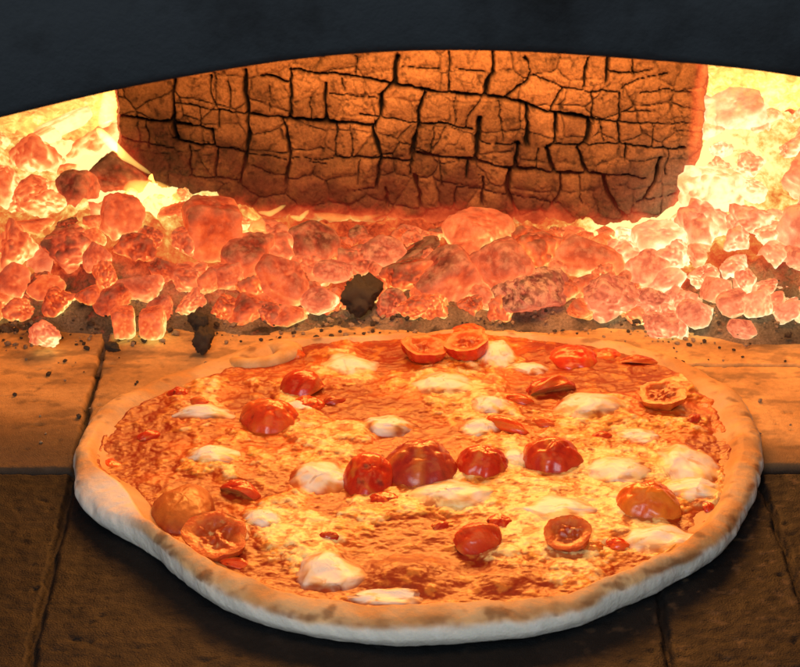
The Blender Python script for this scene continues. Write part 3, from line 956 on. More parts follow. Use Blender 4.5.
tongue('flame', [(312, 214, .256, 2), (330, 217, .256, 5), (360, 219, .256, 3), (385, 214, .256, 1)], 'thin flame line running along the bottom edge of the log', seed=13)
tongue('flame', [(462, 292, .205, 4), (474, 282, .206, 7), (468, 266, .208, 6), (478, 252, .210, 3)], 'small curled flame right of the slanted ember slab', seed=14)
tongue('flame', [(612, 232, .252, 5), (640, 238, .250, 12), (668, 236, .252, 14), (692, 205, .268, 8), (708, 150, .29, 7), (714, 90, .30, 6)], 'bright flame licking round the lower right end of the log', seed=16)
tongue('flame_core', [(618, 234, .250, 4), (645, 240, .249, 8), (668, 232, .252, 8), (688, 205, .27, 4)], '', bpy.context.scene.objects[-1] if False else f_, M_FLAME_CORE, 17)
f2_ = tongue('flame', [(720, 175, .40, 30), (735, 135, .42, 46), (745, 100, .43, 50), (740, 55, .44, 40), (730, 10, .44, 20)], 'wide white flame rising behind the right end of the log', seed=18, mat=M_FLAME_BIG)
tongue('flame', [(790, 165, .43, 26), (792, 125, .44, 40), (800, 90, .45, 42), (806, 40, .45, 22)], 'white flame at the right edge behind the heap', seed=20, mat=M_FLAME_BIG)
tongue('flame', [(30, 175, .43, 30), (60, 140, .44, 42), (74, 108, .45, 36), (84, 70, .45, 20)], 'broad yellow flame behind the burning sticks at left', seed=22, mat=M_FLAME_BIG)
tongue('flame', [(-20, 205, .43, 20), (-5, 165, .44, 34), (8, 130, .45, 30), (20, 95, .45, 14)], 'yellow flame at the left edge behind the sticks', seed=24, mat=M_FLAME_BIG)

# ------------------------------------------------------------------ pizza
OUT = [(330, 331, 11), (400, 325, 11), (470, 322, 11), (540, 327, 11), (620, 333, 11), (690, 352, 11), (733, 380, 10), (755, 418, 8), (762, 450, 7), (757, 488, 6), (745, 520, 3),
       (728, 548, 2), (700, 572, 1), (660, 592, 1), (625, 607, 1), (590, 624, 1), (540, 637, 1), (480, 645, 1), (420, 649, 1), (360, 646, 1), (300, 637, 1), (250, 623, 1), (210, 605, 1),
       (175, 577, 1), (150, 552, 1), (120, 536, 2), (95, 520, 4), (80, 504, 6), (74, 480, 7), (76, 450, 8), (86, 420, 9), (107, 395, 10), (150, 372, 11), (200, 354, 11), (240, 338, 11), (268, 331, 11), (295, 334, 11)]
INN = [(330, 337), (400, 331), (470, 328), (540, 334), (600, 341), (650, 352), (690, 372), (715, 400), (726, 430), (724, 470), (712, 505), (690, 534), (655, 558), (610, 580), (550, 596), (470, 601), (400, 604),
       (340, 598), (270, 585), (230, 570), (200, 553), (165, 535), (140, 508), (122, 478), (99, 466), (98, 440), (112, 416), (140, 398), (180, 380), (230, 362), (290, 343)]
PC = np.array([.008, -.012])


def polar(pts):
    a = np.array([(math.atan2(p[1] - PC[1], p[0] - PC[0]), math.hypot(p[0] - PC[0], p[1] - PC[1])) for p in pts])
    a = a[np.argsort(a[:, 0])]
    th = np.linspace(-np.pi, np.pi, 1440, endpoint=False)
    r = np.interp(th, a[:, 0], a[:, 1], period=2 * np.pi)
    k = np.hanning(61); k /= k.sum()
    r = np.convolve(np.concatenate([r[-30:], r, r[:30]]), k, 'valid')
    return th, r


TH, RO = polar([at(a, b, z / 1000)[:2] for a, b, z in OUT])
_, RI = polar([at(a, b, .010)[:2] for a, b in INN])
RO = RO + .0012 * fbm(np.cos(TH) * 5, np.sin(TH) * 5, 3, 4)
RI = np.minimum(RI, RO - .006)
ro = lambda t: np.interp(t, TH, RO, period=2 * np.pi)
ri = lambda t: np.interp(t, TH, RI, period=2 * np.pi)
backness = lambda t: sstep(-.2, .85, np.sin(t))


def rim_h(t):
    c_, s_ = np.cos(t), np.sin(t)
    h = .0130 - .0052 * backness(t) - .0012 * np.abs(c_) ** 3 + .0026 * fbm(c_ * 2.4, s_ * 2.4, 14, 3) + .0012 * fbm(c_ * 8, s_ * 8, 15, 3)
    return h


CT_ = math.atan2(at(105, 500, .01)[1] - PC[1], at(105, 500, .01)[0] - PC[0])


def SPF(t):
    d = (np.asarray(t) - CT_ + np.pi) % (2 * np.pi) - np.pi
    return .44 - .10 * sstep(.2, -.6, np.sin(t)) - .26 * np.exp(-(d / .16) ** 2) + .10 * fbm(np.cos(t) * 3, np.sin(t) * 3, 19, 3)




def crust_top(x, y):
    """height of the dough's upper side for points inside the crest of the rim"""
    t = np.arctan2(y - PC[1], x - PC[0]); r = np.hypot(x - PC[0], y - PC[1])
    s = np.clip((r - ri(t)) / (ro(t) - ri(t)), -1, 1)
    k = np.clip((s + .25) / (SPF(t) + .25), 0, 1); k = k * k * (3 - 2 * k)
    z0 = .0050 + .0012 * fbm(x * 28, y * 28, 5, 3)
    return z0 * (1 - k) + rim_h(t) * k, s, t, r


# crust mesh
na = 1440
rings = []
info = []
cx_, sx_ = np.cos(TH), np.sin(TH)
for q in np.linspace(.02, .93, 26):
    r = RI * q
    x, y = PC[0] + r * cx_, PC[1] + r * sx_
    rings.append(np.stack([x, y, crust_top(x, y)[0] - .0006], -1)); info.append((np.full(na, q - 1), 0))
SPT = SPF(TH)
for s in np.linspace(-.05, 1, 22)[1:]:
    s = np.where(s < 0, s, s * SPT)
    r = RI + (RO - RI) * s
    x, y = PC[0] + r * cx_, PC[1] + r * sx_
    rings.append(np.stack([x, y, crust_top(x, y)[0]], -1)); info.append((s, 0))
hh = rim_h(TH)
for a in np.linspace(0, 1, 26)[1:]:
    ang = a * (math.pi / 2 + .75)
    s = SPT + (1 - SPT) * math.sin(min(ang, math.pi / 2)) ** .9 if ang < math.pi / 2 else np.full(na, 1 - .25 * (ang - math.pi / 2) ** 1.5)
    low = .36
    if ang < math.pi / 2:
        z = hh * (low + (1 - low) * math.cos(ang) ** .75)
    else:
        z = hh * low * (1 - (ang - math.pi / 2) / .75) + .0002
    r = RI + (RO - RI) * s
    x, y = PC[0] + r * cx_, PC[1] + r * sx_
    rings.append(np.stack([x, y, z], -1)); info.append((s, a))
r = RI * .6
rings.append(np.stack([PC[0] + r * cx_, PC[1] + r * sx_, np.full(na, .0003)], -1)); info.append((np.ones(na), 1.2))
V = np.stack(rings)
S = np.stack([i[0] for i in info]); AA = np.array([i[1] for i in info])[:, None].repeat(na, 1)
x, y, z = V[..., 0], V[..., 1], V[..., 2]
T = np.repeat(TH[None], len(rings), 0)
nn = fbm(x * 60, y * 60 + z * 60, 23, 4)
rimw = sstep(.0, .3, S)
lum = .0013 * fbm(x * 45 + z * 50, y * 45 - z * 20, 26, 4, .55) * rimw
z2 = np.maximum(z + lum * (AA < .95) * 1.0, .0002)
rad = lum * sstep(.2, .6, AA) * 1.1
x2, y2 = x + rad * np.cos(T), y + rad * np.sin(T)
hrel = z / rim_h(T)
flour = np.clip(sstep(.84, .60, hrel + .12 * nn) * sstep(.05, .3, AA), 0, 1)
golden = lerp3((.70, .45, .21), (.56, .29, .10), sstep(-.3, .4, fbm(x * 30, y * 30, 33, 4)))
cr = lerp3(golden, (.74, .68, .58), flour)
toast = sstep(-.25, .5, fbm(x * 40, y * 40 + z * 70, 43, 4, .6)) * np.exp(-((hrel - .80) / .12) ** 2) * sstep(.0, .2, AA) * sstep(.2, -.4, np.sin(T) - .25)
cr = lerp3(cr, (.27, .115, .04), np.clip(toast * 1.15, 0, .9))
char = sstep(.18, .62, fbm(x * 95, y * 95 + z * 60, 53, 3)) * rimw * sstep(.25, .5, hrel) * (AA < .5)
cr = lerp3(cr, (.20, .085, .03), char * .7)
# raw floury corner at the lower left, its daylit white painted in
fc = at(105, 500, .012)
cornr = np.exp(-(((x - fc[0]) / .020) ** 2 + ((y - fc[1]) / .024) ** 2))
cr = lerp3(cr, (.76, .71, .62), np.clip(1.5 * cornr, 0, 1) * sstep(-.05, .1, S))
cr = lerp3(cr, (.82, .78, .70), sstep(.2, .6, fbm(x * 120, y * 120 + z * 90, 63, 3)) * flour * .5)
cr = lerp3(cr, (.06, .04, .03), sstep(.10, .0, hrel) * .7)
pizza = link('pizza', None, loc=(PC[0], PC[1], 0))
tag(pizza, 'round baked pizza with cherry tomatoes and mozzarella on the oven floor', 'pizza')
O = np.array([PC[0], PC[1], 0])
Q = grid_quads(len(rings), na, wrap=True)
Vc = np.stack([x2, y2, z2], -1).reshape(-1, 3) - O
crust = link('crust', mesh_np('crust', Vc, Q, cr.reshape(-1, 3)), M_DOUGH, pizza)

# topping : sauce and melted cheese drawn over the dough
st = .00052
gx = np.arange(PC[0] - .172, PC[0] + .172, st); gy = np.arange(PC[1] - .165, PC[1] + .165, st)
X, Y = np.meshgrid(gx, gy)
ZC, Sg, Tg, Rg = crust_top(X, Y)


def zones(lst):
    b = np.zeros_like(X)
    for px, py, r in lst:
        p = at(px, py, .009)
        rr = r * .00046
        b += np.exp(-(((X - p[0]) / rr) ** 2 + ((Y - p[1]) / (rr * 1.5)) ** 2))
    return b


cz = zones([(350, 365, 40), (440, 380, 36), (590, 405, 40), (330, 430, 45), (210, 452, 26), (235, 470, 20), (400, 500, 45), (300, 515, 45), (310, 560, 38), (540, 500, 60), (620, 500, 50), (560, 560, 55),
            (685, 462, 40), (662, 535, 30), (500, 352, 26), (480, 400, 36), (620, 466, 36), (205, 395, 30), (705, 495, 22), (520, 450, 26), (285, 395, 18), (450, 490, 40), (260, 520, 30), (680, 378, 24), (385, 598, 22), (500, 545, 36)])
sz = zones([(130, 430, 46), (140, 410, 30), (108, 455, 30), (120, 440, 30), (715, 440, 20), (700, 520, 20), (640, 360, 36), (305, 345, 24), (570, 348, 45), (630, 352, 36), (250, 400, 30), (400, 410, 30), (415, 525, 36), (440, 572, 55), (235, 558, 40), (172, 500, 42), (385, 350, 26), (600, 375, 22),
            (350, 395, 36), (640, 572, 34), (300, 592, 36), (702, 522, 22), (370, 570, 36), (540, 388, 26), (420, 455, 40), (520, 575, 40), (200, 540, 30), (330, 500, 20), (255, 480, 28)])
low = fbm(X * 42, Y * 42, 103, 4, .55)
fine = fbm(X * 170, Y * 170, 113, 4, .6)
w1, w2, wid_ = worley(X * 210 + fine * .6, Y * 210 + fine * .4, 123)
mask = 1.0 * cz - 1.2 * sz + 1.0 * low + .26 * fine - .14 + .08 * (.5 - w1)
ch = sstep(-.45, .75, mask)
grain = (1 - w1 / .75)
rid = 1 - np.abs(fbm(X * 95, Y * 95, 147, 4, .6)) * 2
med = fbm(X * 120, Y * 120, 193, 4, .6)
thick = .0010 + .0010 * fbm(X * 50, Y * 50, 133, 3) + .0016 * ch + ch * (.0001 * grain + .0007 * med + .0004 * rid) + (1 - ch) * .0006 * med + .00016 * fbm(X * 380, Y * 380, 143, 3)
bubble = lambda px, py, rx, ry, h: h * np.clip(1 - ((X - at(px, py, .008)[0]) / rx) ** 2 - ((Y - at(px, py, .008)[1]) / ry) ** 2, 0, 1) ** 1.6
thick += bubble(410, 572, .026, .020, .0042) + bubble(560, 350, .022, .018, .003) + bubble(330, 350, .018, .014, .0025) + bubble(505, 576, .020, .016, .002)
lim = -.02 + .20 * fbm(X * 38, Y * 38, 153, 4, .6)
fall = sstep(lim + .16, lim - .10, Sg)
# left : the sauce runs out nearly to the rim
Zt = ZC + thick * fall - .0014 * (1 - fall)
keep = (fall > .02)
red = sstep(-.2, .5, .8 * sz - .2 * cz + .6 * fbm(X * 50, Y * 50, 163, 4))
rimred = sstep(-.42, -.12, Sg) * sstep(.35, -.05, np.sin(Tg)) 
red = np.clip(red + .8 * rimred, 0, 1)
sauce = lerp3((.56, .095, .011), (.28, .020, .006), red)
sauce = lerp3(sauce, (.60, .20, .03), sstep(.05, .4, med) * .7)
sauce = lerp3(sauce, (.20, .025, .010), sstep(.15, .6, fbm(X * 95, Y * 95, 173, 4, .6)) * .6)
white = sstep(-.10, .42, .55 * cz - .5 * sz + .8 * fbm(X * 60, Y * 60, 183, 5, .6) + .45 * fbm(X * 190, Y * 190, 187, 3, .6) - .22)
chs = lerp3((.76, .29, .04), (.88, .64, .25), white)
chs = lerp3(chs, (.40, .065, .010), sstep(-.02, -.26, med + .6 * fine) * .85)
chs = lerp3(chs, (.90, .74, .38), sstep(.12, .5, med + .4 * fine) * .6)
brown = sstep(.34, .62, fbm(X * 85, Y * 85, 203, 4, .6)) * sstep(.3, .9, ch)
patch = sstep(.10, .30, fbm(X * 75, Y * 75, 233, 5, .62) + .25 * sz - .22 * cz)
chs = lerp3(chs, (.44, .050, .008), patch * .85)
chs = lerp3(chs, (.30, .12, .03), brown * .7)
ct = lerp3(sauce, chs, sstep(.22, .62, ch + .24 * fine))
ct = lerp3(ct, (.60, .28, .08), (1 - sstep(.2, .7, fall)) * .7)
ids = np.arange(X.size).reshape(X.shape)
Q = grid_quads(len(gy), len(gx))
Q = Q[keep.ravel()[Q].all(1)]
isch = (ch.ravel()[Q].mean(1) > .42)
VT = np.stack([X, Y, Zt], -1).reshape(-1, 3) - O
for nm, sel, mt in (('sauce', ~isch, M_SAUCE), ('melted_cheese', isch, M_CHEESE)):
    v, q, cc = compact(VT, Q[sel], ct.reshape(-1, 3))
    link(nm, mesh_np(nm, v, q, cc), mt, pizza)


def top_z(x, y):
    i = int(round((y - gy[0]) / st)); j = int(round((x - gx[0]) / st))
    i = min(max(i, 0), len(gy) - 1); j = min(max(j, 0), len(gx) - 1)
    return float(Zt[max(i - 3, 0):i + 4, max(j - 3, 0):j + 4].mean())


def spot(px, py):
    """where on the topping the photograph shows the point px, py"""
    z = .009
    for _ in range(4):
        p = at(px, py, z)
        z = top_z(p[0], p[1])
    return Vector((p[0] - O[0], p[1] - O[1], z))


PXM = .000465


def blob_mesh(name, rx, ry, rz, seed, c_a, c_b, lump=.25, nr=26, nsec=56, flat=1.6):
    """soft lump melted flat at its foot"""
    r_ = np.random.default_rng(seed)
    ph = np.linspace(0, np.pi / 2, nr)
    an = np.linspace(0, 2 * np.pi, nsec, endpoint=False)
    PH, AN = np.meshgrid(ph, an, indexing='ij')
    s0 = r_.uniform(0, 99)
    bx, by = np.cos(AN), np.sin(AN)
    ol = 1.0
    rr = np.sin(PH) ** .85 * ol
    z = np.cos(PH) ** (1 / flat)
    nz = fbm(rr * bx * 3 + s0, rr * by * 3, seed + 1, 4, .6)
    wa, wb = rr * bx, rr * by
    x = (wa + lump * 1.5 * fbm(wa * 1.1 + s0, wb * 1.1, seed + 7, 3)) * rx
    y = (wb + lump * 1.5 * fbm(wa * 1.1 + s0, wb * 1.1, seed + 17, 3)) * ry
    z = z * rz * (1 + .10 * nz) - .0012 * (PH > 1.45)
    c = lerp3(c_a, c_b, sstep(-.1, .5, nz * .5 + 1.2 * (PH / 1.57) - .60))
    return mesh_np(name, np.stack([x, y, z], -1).reshape(-1, 3), grid_quads(nr, nsec, wrap=True), c.reshape(-1, 3))


MZ = [(498, 350, 34, 30, 8), (350, 362, 52, 20, 4), (442, 381, 54, 24, 5), (586, 402, 58, 28, 7), (322, 473, 52, 28, 6), (452, 490, 62, 26, 6), (686, 458, 50, 40, 5), (618, 466, 52, 24, 4), (330, 570, 48, 28, 5),
      (262, 515, 30, 16, 3.5), (385, 598, 56, 12, 2.5), (662, 535, 58, 22, 3.5), (390, 424, 44, 22, 7), (690, 486, 46, 20, 3.5), (530, 366, 36, 14, 3), (213, 452, 44, 16, 3), (490, 402, 36, 18, 4), (238, 532, 20, 14, 3), (515, 455, 26, 18, 4),
      (205, 410, 56, 14, 3), (480, 425, 36, 16, 4), (560, 505, 60, 20, 2.5), (300, 405, 30, 12, 2.5), (640, 435, 40, 14, 2.5)]
def grid_at(A, x, y):
    i = np.clip(np.round((y + O[1] - gy[0]) / st).astype(int), 0, len(gy) - 1)
    j = np.clip(np.round((x + O[0] - gx[0]) / st).astype(int), 0, len(gx) - 1)
    return A[i, j]


Zs = Zt.copy()
for _ in range(12):
    Zs[1:-1, 1:-1] = (Zs[:-2, 1:-1] + Zs[2:, 1:-1] + Zs[1:-1, :-2] + Zs[1:-1, 2:]) / 4
for k, (px, py, w, h, hz) in enumerate(MZ):
    hz *= .00058
    p = spot(px, py + h * .12)
    rx = w * PXM * .66
    ry = max(h * PXM * 1.35 - .3 * hz, .006)
    an = np.linspace(0, 2 * np.pi, 72, endpoint=False)[None]
    q = np.linspace(0, 1, 30)[:, None]
    lx, ly = q * np.cos(an), q * np.sin(an)
    wx_ = lx + .24 * fbm(lx * 1.1 + k * 3.1, ly * 1.1, 700 + k, 3)
    wy_ = ly + .24 * fbm(lx * 1.1 - k * 2.3, ly * 1.1, 740 + k, 3)
    x, y = p.x + wx_ * rx, p.y + wy_ * ry
    nz = fbm(lx * 1.8 + k, ly * 1.8, 770 + k, 3, .55)
    pr = (1 - q ** 2) ** 1.2 * (1 + .16 * nz)
    z = grid_at(Zs, x, y) + hz * pr - .0005 * q ** 4 + .0001
    edge_c = grid_at(ct, x, y)
    soft = lerp3((.84, .80, .68), (.86, .64, .26), sstep(.05, .6, nz * .6 + .5 * q - .10))
    soft = lerp3(soft, (.60, .27, .06), sstep(.22, .5, fbm(lx * 2.6 + k, ly * 2.6, 790 + k, 4, .6)) * .6)
    c = lerp3(soft, edge_c, sstep(.50, 1.0, q + .30 * nz))
    loc0 = Vector((p.x, p.y, p.z))
    V = np.stack([x - p.x, y - p.y, z - p.z], -1).reshape(-1, 3)
    link('mozzarella_piece', mesh_np('mozzarella_piece', V, grid_quads(30, 72, wrap=True), c.reshape(-1, 3)), M_MOZZ, pizza, loc=loc0)


def half_tomato(px, py, w, h, rot, kind='dome', seed=0, tone=0, sx=1.0, hz=None, label=None, lift=0.0):
    """half or wedge of a cherry tomato : skin with the cut flesh as its child. kind dome = cut side down, cup = cut side up"""
    R = w * PXM * .5
    p = spot(px, py + h * .25)
    skins = [((.62, .028, .009), (.74, .075, .015)), ((.50, .024, .010), (.68, .060, .013)), ((.58, .07, .015), (.66, .14, .022))][tone]
    nr, ns = 26, 52
    if kind == 'wedge':
        an = np.linspace(-.95, .95, ns)
    else:
        an = np.linspace(0, 2 * np.pi, ns, endpoint=False)
    wrap = kind != 'wedge'
    ph = np.linspace(.02, np.pi / 2 if wrap else np.pi - .02, nr)
    PH, AN = np.meshgrid(ph, an, indexing='ij')
    s0 = seed * 7.3
    sp = np.sin(PH)
    nz = fbm(sp * np.cos(AN) * 1.3 + s0, sp * np.sin(AN) * 1.3 + (0 if wrap else PH * 1.2), 500 + seed, 4, .55)
    wr = fbm(sp * np.cos(AN) * 4 + s0, sp * np.sin(AN) * 4 + (0 if wrap else PH), 520 + seed, 3)
    dent = np.abs(fbm(sp * np.cos(AN) * 1.7 - s0, sp * np.sin(AN) * 1.7, 610 + seed, 3))
    rad = R * (1.0 + .17 * nz + .022 * wr - .018 * sstep(.10, .0, dent) * sstep(1.5, .7, PH if wrap else 1.57 - np.abs(PH - 1.57)))
    if hz is None:
        hz = .8
    V = np.stack([rad * np.sin(PH) * np.cos(AN) * sx, rad * np.sin(PH) * np.sin(AN), rad * np.cos(PH) * hz], -1)
    if kind == 'wedge':
        V = V * np.array([h / w * 1.25, h / w * 1.25, 1 / max(hz, .1)])
        V = np.stack([V[..., 2], V[..., 1], V[..., 0]], -1)
    tint = np.array([[1, 1, 1], [1.1, 2.0, 1.6], [.85, .85, 1.0], [1.15, 1.5, 1.0], [.95, 1.1, 1.2]][seed % 5] if seed != 11 else np.array([.7, 1.0, 1.6]))
    c = lerp3(np.array(skins[0]) * tint, np.array(skins[1]) * tint, sstep(-.4, .5, nz + .4 * wr))
    c = lerp3(c, (.66, .20, .03), sstep(.1, .55, fbm(sp * np.cos(AN) * 1.6 + 3 * s0, sp * np.sin(AN) * 1.6 + PH, 555 + seed, 3)) * .6)
    c = lerp3(c, (.10, .02, .012), sstep(.30, .7, fbm(sp * np.cos(AN) * 2.4 + s0, sp * np.sin(AN) * 2.4 + PH, 540 + seed, 3)) * .7)
    skin = link('tomato_half' if wrap else 'tomato_wedge', mesh_np('tomato_skin', V.reshape(-1, 3), grid_quads(nr, ns, wrap=wrap), c.reshape(-1, 3)), M_SKIN, pizza)
    if wrap:
        q = np.linspace(0, 1, 20)[:, None]
        rim = V[-1]
        a2 = np.linspace(0, 2 * np.pi, ns, endpoint=False)[None]
        xx, yy = rim[:, 0][None] * q, rim[:, 1][None] * q
        cav = fbm(q * np.cos(a2) * 2.4 + s0, q * np.sin(a2) * 2.4, 560 + seed, 3)
        cell = sstep(.80, .62, q + 0 * a2) * sstep(.10, .30, np.abs(np.sin(a2 * 1.5 + seed)) + .0 * q) * sstep(.10, .25, q + 0 * a2)
        cell = sstep(.86, .45, q + .18 * cav)
        zz = rim[:, 2][None] * q + R * .11 * cell * (1 + .6 * cav) + R * .10 * cav * cell + R * .03 * cav
        if kind == 'dome':
            zz = -np.abs(zz) * .2
        col = lerp3((.66, .095, .018), (.68, .17, .03), sstep(-.2, .4, cav))
        col = lerp3(col, (.40, .050, .012), cell * .85)
        col = lerp3(col, (.80, .55, .20), sstep(.3, .6, fbm(q * np.cos(a2) * 4 + s0, q * np.sin(a2) * 4, 580 + seed, 3)) * cell * .6)
        VF = np.stack([xx, yy, zz], -1)
        QF = grid_quads(20, ns, wrap=True)
    else:
        VF, QF, col = [], [], []
        b = 0
        for e in (0, -1):
            edge = V[:, e]
            q = np.linspace(0, 1, 14)[:, None, None]
            ax_ = edge * np.array([1.0, 0, 0])
            g_ = ax_[None] * (1 - q) + edge[None] * q
            cav = fbm(g_[..., 0] / R * 2.5 + s0, g_[..., 2] / R * 4 + e, 560 + seed, 3)
            din = R * .10 * sstep(.85, .5, q[..., 0] + 0 * cav) * (1 + cav)
            g_ = g_ + np.array([0, 1.0 if e == 0 else -1.0, 0]) * din[..., None] * .5
            VF.append(g_.reshape(-1, 3)); QF.append(grid_quads(14, nr) + b); b += 14 * nr
            cl = lerp3((.66, .16, .04), (.60, .26, .06), sstep(-.3, .4, cav))
            col.append(cl.reshape(-1, 3))
        VF = np.concatenate(VF); QF = np.concatenate(QF); col = np.concatenate(col)
    link('cut_flesh', mesh_np('cut_flesh', VF.reshape(-1, 3), QF, col.reshape(-1, 3)), M_FLESH, skin)
    e = Euler(rot)
    if kind == 'cup':
        e = Euler((math.pi + rot[0], rot[1], rot[2]))
    skin.rotation_euler = e
    mt_ = e.to_matrix()
    zmin = min((mt_ @ Vector(v)).z for v in V.reshape(-1, 3)[::7])
    skin.location = p + Vector((0, 0, (-zmin * .45 if kind == 'dome' else -zmin) - .0016 - (.48 * h / w if kind == 'wedge' else .12) * R + lift))
    if label:
        skin['label'] = label
    return skin


R_ = math.radians
half_tomato(270, 411, 62, 38, (R_(8), R_(6), R_(10)), 'dome', 1, 0, label='pinkish red tomato half leaning with its pale cut edge showing')
half_tomato(302, 378, 50, 42, (R_(20), R_(-18), R_(15)), 'wedge', 2, 0)
half_tomato(308, 398, 36, 24, (R_(4), 0, 0), 'dome', 3, 1, hz=.6)
half_tomato(425, 350, 52, 34, (R_(4), R_(6), 0), 'cup', 4, 0, hz=.85, label='upturned tomato half with its orange hollow showing')
half_tomato(466, 346, 50, 38, (R_(2), R_(-10), R_(20)), 'cup', 5, 0, hz=.95)
half_tomato(468, 330, 46, 18, (R_(10), 0, 0), 'dome', 6, 0, hz=.6)
half_tomato(550, 382, 60, 34, (R_(-18), R_(-10), R_(12)), 'wedge', 7, 0)
half_tomato(508, 421, 54, 18, (R_(25), R_(8), R_(-38)), 'wedge', 8, 0)
half_tomato(552, 449, 60, 36, (R_(6), R_(4), R_(5)), 'dome', 9, 1, hz=.8)
half_tomato(368, 465, 50, 56, (R_(8), R_(-12), R_(80)), 'dome', 10, 1, sx=1.45, hz=.85, label='dark red tomato half with a bright glint and scorched lower end')
half_tomato(421, 455, 80, 60, (R_(-4), R_(4), R_(0)), 'dome', 11, 1, hz=.82, label='large wrinkled purplish tomato in the middle of the pizza')
half_tomato(482, 456, 54, 36, (R_(5), R_(8), R_(0)), 'dome', 12, 0, hz=.85)
half_tomato(648, 493, 62, 46, (R_(7), R_(5), R_(0)), 'dome', 13, 2, hz=.82, label='plump glossy orange red tomato half near the right rim')
half_tomato(476, 527, 46, 46, (R_(16), R_(24), R_(-35)), 'wedge', 14, 0, lift=-.0035)
half_tomato(568, 533, 44, 38, (R_(16), R_(-10), R_(10)), 'cup', 15, 2, hz=.7)
half_tomato(592, 541, 26, 18, (R_(0), R_(0), R_(0)), 'dome', 16, 2, hz=.6)
half_tomato(216, 537, 60, 46, (R_(12), R_(10), R_(-20)), 'cup', 17, 2, hz=.7, label='curled ring of tomato at the lower left')
half_tomato(662, 394, 50, 34, (R_(6), R_(-6), R_(10)), 'cup', 18, 2, hz=.7)
half_tomato(240, 486, 44, 28, (R_(-20), R_(10), R_(-25)), 'wedge', 19, 0)
half_tomato(178, 388, 26, 20, (0, 0, 0), 'dome', 20, 1, hz=.8)
half_tomato(293, 348, 30, 26, (0, R_(10), 0), 'dome', 21, 1, hz=.8)
half_tomato(500, 516, 26, 18, (0, R_(10), 0), 'dome', 22, 0, hz=.6)
half_tomato(110, 457, 34, 22, (0, 0, 0), 'dome', 23, 0, hz=.4)
half_tomato(385, 492, 32, 20, (0, 0, R_(30)), 'dome', 24, 1, hz=.5)

half_tomato(574, 350, 58, 24, (0, 0, R_(5)), 'dome', 25, 0, hz=.55)
half_tomato(606, 349, 40, 20, (0, 0, R_(5)), 'dome', 26, 1, hz=.5)
half_tomato(640, 357, 46, 18, (0, R_(8), R_(5)), 'wedge', 27, 2)
half_tomato(520, 396, 36, 16, (R_(10), R_(8), R_(-20)), 'wedge', 28, 1)

for k, (px, py, w_, h_, tn, yaw) in enumerate([(150, 432, 30, 16, 1, 30), (200, 398, 26, 14, 0, -20), (335, 397, 28, 14, 1, 10), (236, 560, 34, 14, 0, -15), (440, 522, 24, 14, 1, 40), (602, 432, 26, 14, 0, 15),
                                               (545, 420, 30, 14, 0, -30), (694, 415, 24, 14, 1, 50), (618, 540, 26, 16, 0, -20), (330, 470 + 62, 22, 12, 1, 0), (708, 505, 22, 12, 1, 70)]):
    half_tomato(px, py, w_, h_, (R_(14), R_(10), R_(yaw)), 'wedge', 30 + k, tn)

# browned slices
for px, py, w, h, hz, c1, c2, lab in ((184, 497, 60, 66, 8.0, (.28, .045, .012), (.46, .13, .024), 'broad brown slice with a yellowish middle at the left'),
                                       ):
    p = spot(px, py + h * .2)
    s = blob_mesh('browned_slice', w * PXM * .50, h * PXM * .74, hz / 1000, int(px), c2, c1, .12, flat=1.0)
    o = link('browned_slice', s, M_SAUCE, pizza, loc=p + Vector((0, 0, -.001)))
    if lab:
        o['label'] = lab

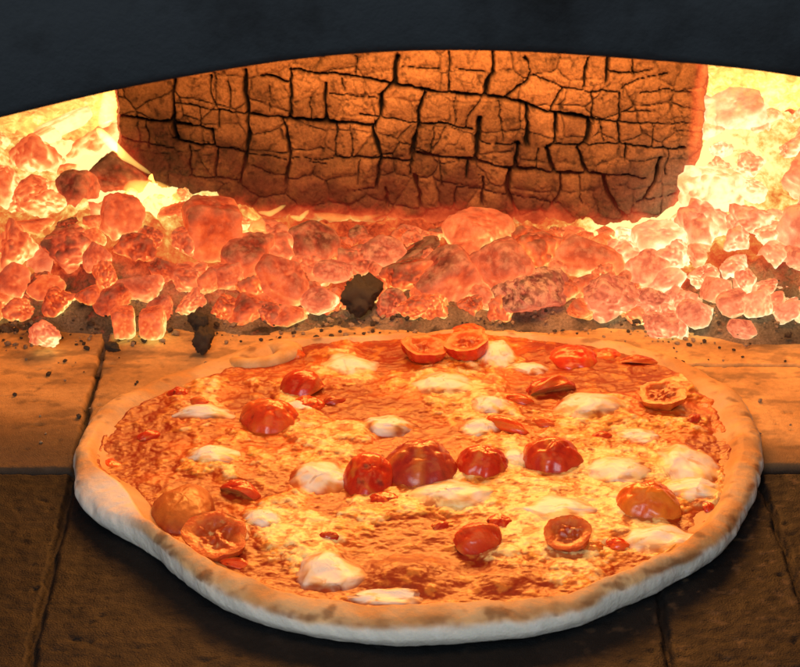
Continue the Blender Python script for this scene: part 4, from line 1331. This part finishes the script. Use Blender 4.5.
# folded loop of dough on the back left rim
nu, nv = 60, 18
U, W_ = np.meshgrid(np.linspace(0, 2 * np.pi, nu, endpoint=False), np.linspace(0, 2 * np.pi, nv, endpoint=False), indexing='ij')
a_, b_, rt = .0115, .0100, .0042 + .0008 * np.sin(U * 2 + 1)
rt = rt * (1 + .35 * np.sin(U + 2.2))
x = (a_ + rt * np.cos(W_)) * np.cos(U); y = (b_ + rt * np.cos(W_)) * np.sin(U); z = rt * np.sin(W_) * .8 + .0006 * fbm(x * 120, y * 120, 77, 3)
V = np.stack([x * 1.25, y, z], -1).reshape(-1, 3)
Q = np.stack([grid_quads(nu + 1, nv, wrap=True)], 0)[0] % (nu * nv)
col = lerp3((.68, .44, .2), (.58, .32, .11), sstep(-.3, .4, fbm(x * 200, y * 200, 9, 3)))
p = at(262, 345, .010)
fold = link('dough_fold', mesh_np('dough_fold', V, Q, col.reshape(-1, 3)), M_DOUGH, pizza, loc=(p[0] - O[0], p[1] - O[1] - .006, .0058), rot=(R_(-4), R_(-3), R_(22)))

# ------------------------------------------------------------------ lamps
def area(name, loc, target, size, power, col, sy=None):
    l = bpy.data.lights.new(name, 'AREA')
    l.energy = power
    l.color = col
    l.shape = 'RECTANGLE'
    l.size = size
    l.size_y = sy or size
    o = bpy.data.objects.new(name, l)
    COL.objects.link(o)
    o.location = loc
    o.rotation_euler = (Vector(target) - Vector(loc)).to_track_quat('-Z', 'Y').to_euler()
    o.visible_camera = True
    return o


FIRE = (1, .355, .062)
area('fire_light', (.02, .44, .27), (0, -.02, .0), .40, 5.9, FIRE, .12)
area('dome_fill', (.05, .03, .30), (.06, .30, .06), .30, .78, (1, .41, .12), .12).data.spread = math.radians(75)  # unseen fill lamp added under the dome to light the log's front
area('dome_bounce', (.0, -.07, .32), (0, .02, 0), .34, .48, (1, .43, .12), .16)  # unseen fill lamp added for warm bounce on the pizza
area('day_light', (-.15, -1.25, .72), (0, -.12, 0), .55, 10, (.84, .93, 1.0))

# ------------------------------------------------------------------ world, camera, render
w = bpy.data.worlds.new('World')
sc.world = w
w.use_nodes = True
w.node_tree.nodes['Background'].inputs[0].default_value = (.30, .36, .45, 1)
w.node_tree.nodes['Background'].inputs[1].default_value = .12
cam = bpy.data.cameras.new('camera')
cam.sensor_width = 36
cam.sensor_fit = 'HORIZONTAL'
cam.lens = 36 * F / 800
cam.clip_start = .02
cam.clip_end = 20
cam.dof.use_dof = True
cam.dof.focus_distance = .92
cam.dof.aperture_fstop = 50
co = bpy.data.objects.new('camera', cam)
COL.objects.link(co)
co.location = CAM
co.rotation_euler = (math.pi / 2 - PITCH, 0, 0)
sc.camera = co
sc.render.engine = 'CYCLES'
sc.cycles.use_denoising = True
sc.cycles.transparent_max_bounces = 24
sc.cycles.volume_bounces = 0
sc.cycles.max_bounces = 8
sc.cycles.sample_clamp_indirect = 6
sc.view_settings.view_transform = 'Standard'
sc.view_settings.look = 'None'
sc.view_settings.exposure = 0
sc.view_settings.gamma = 1
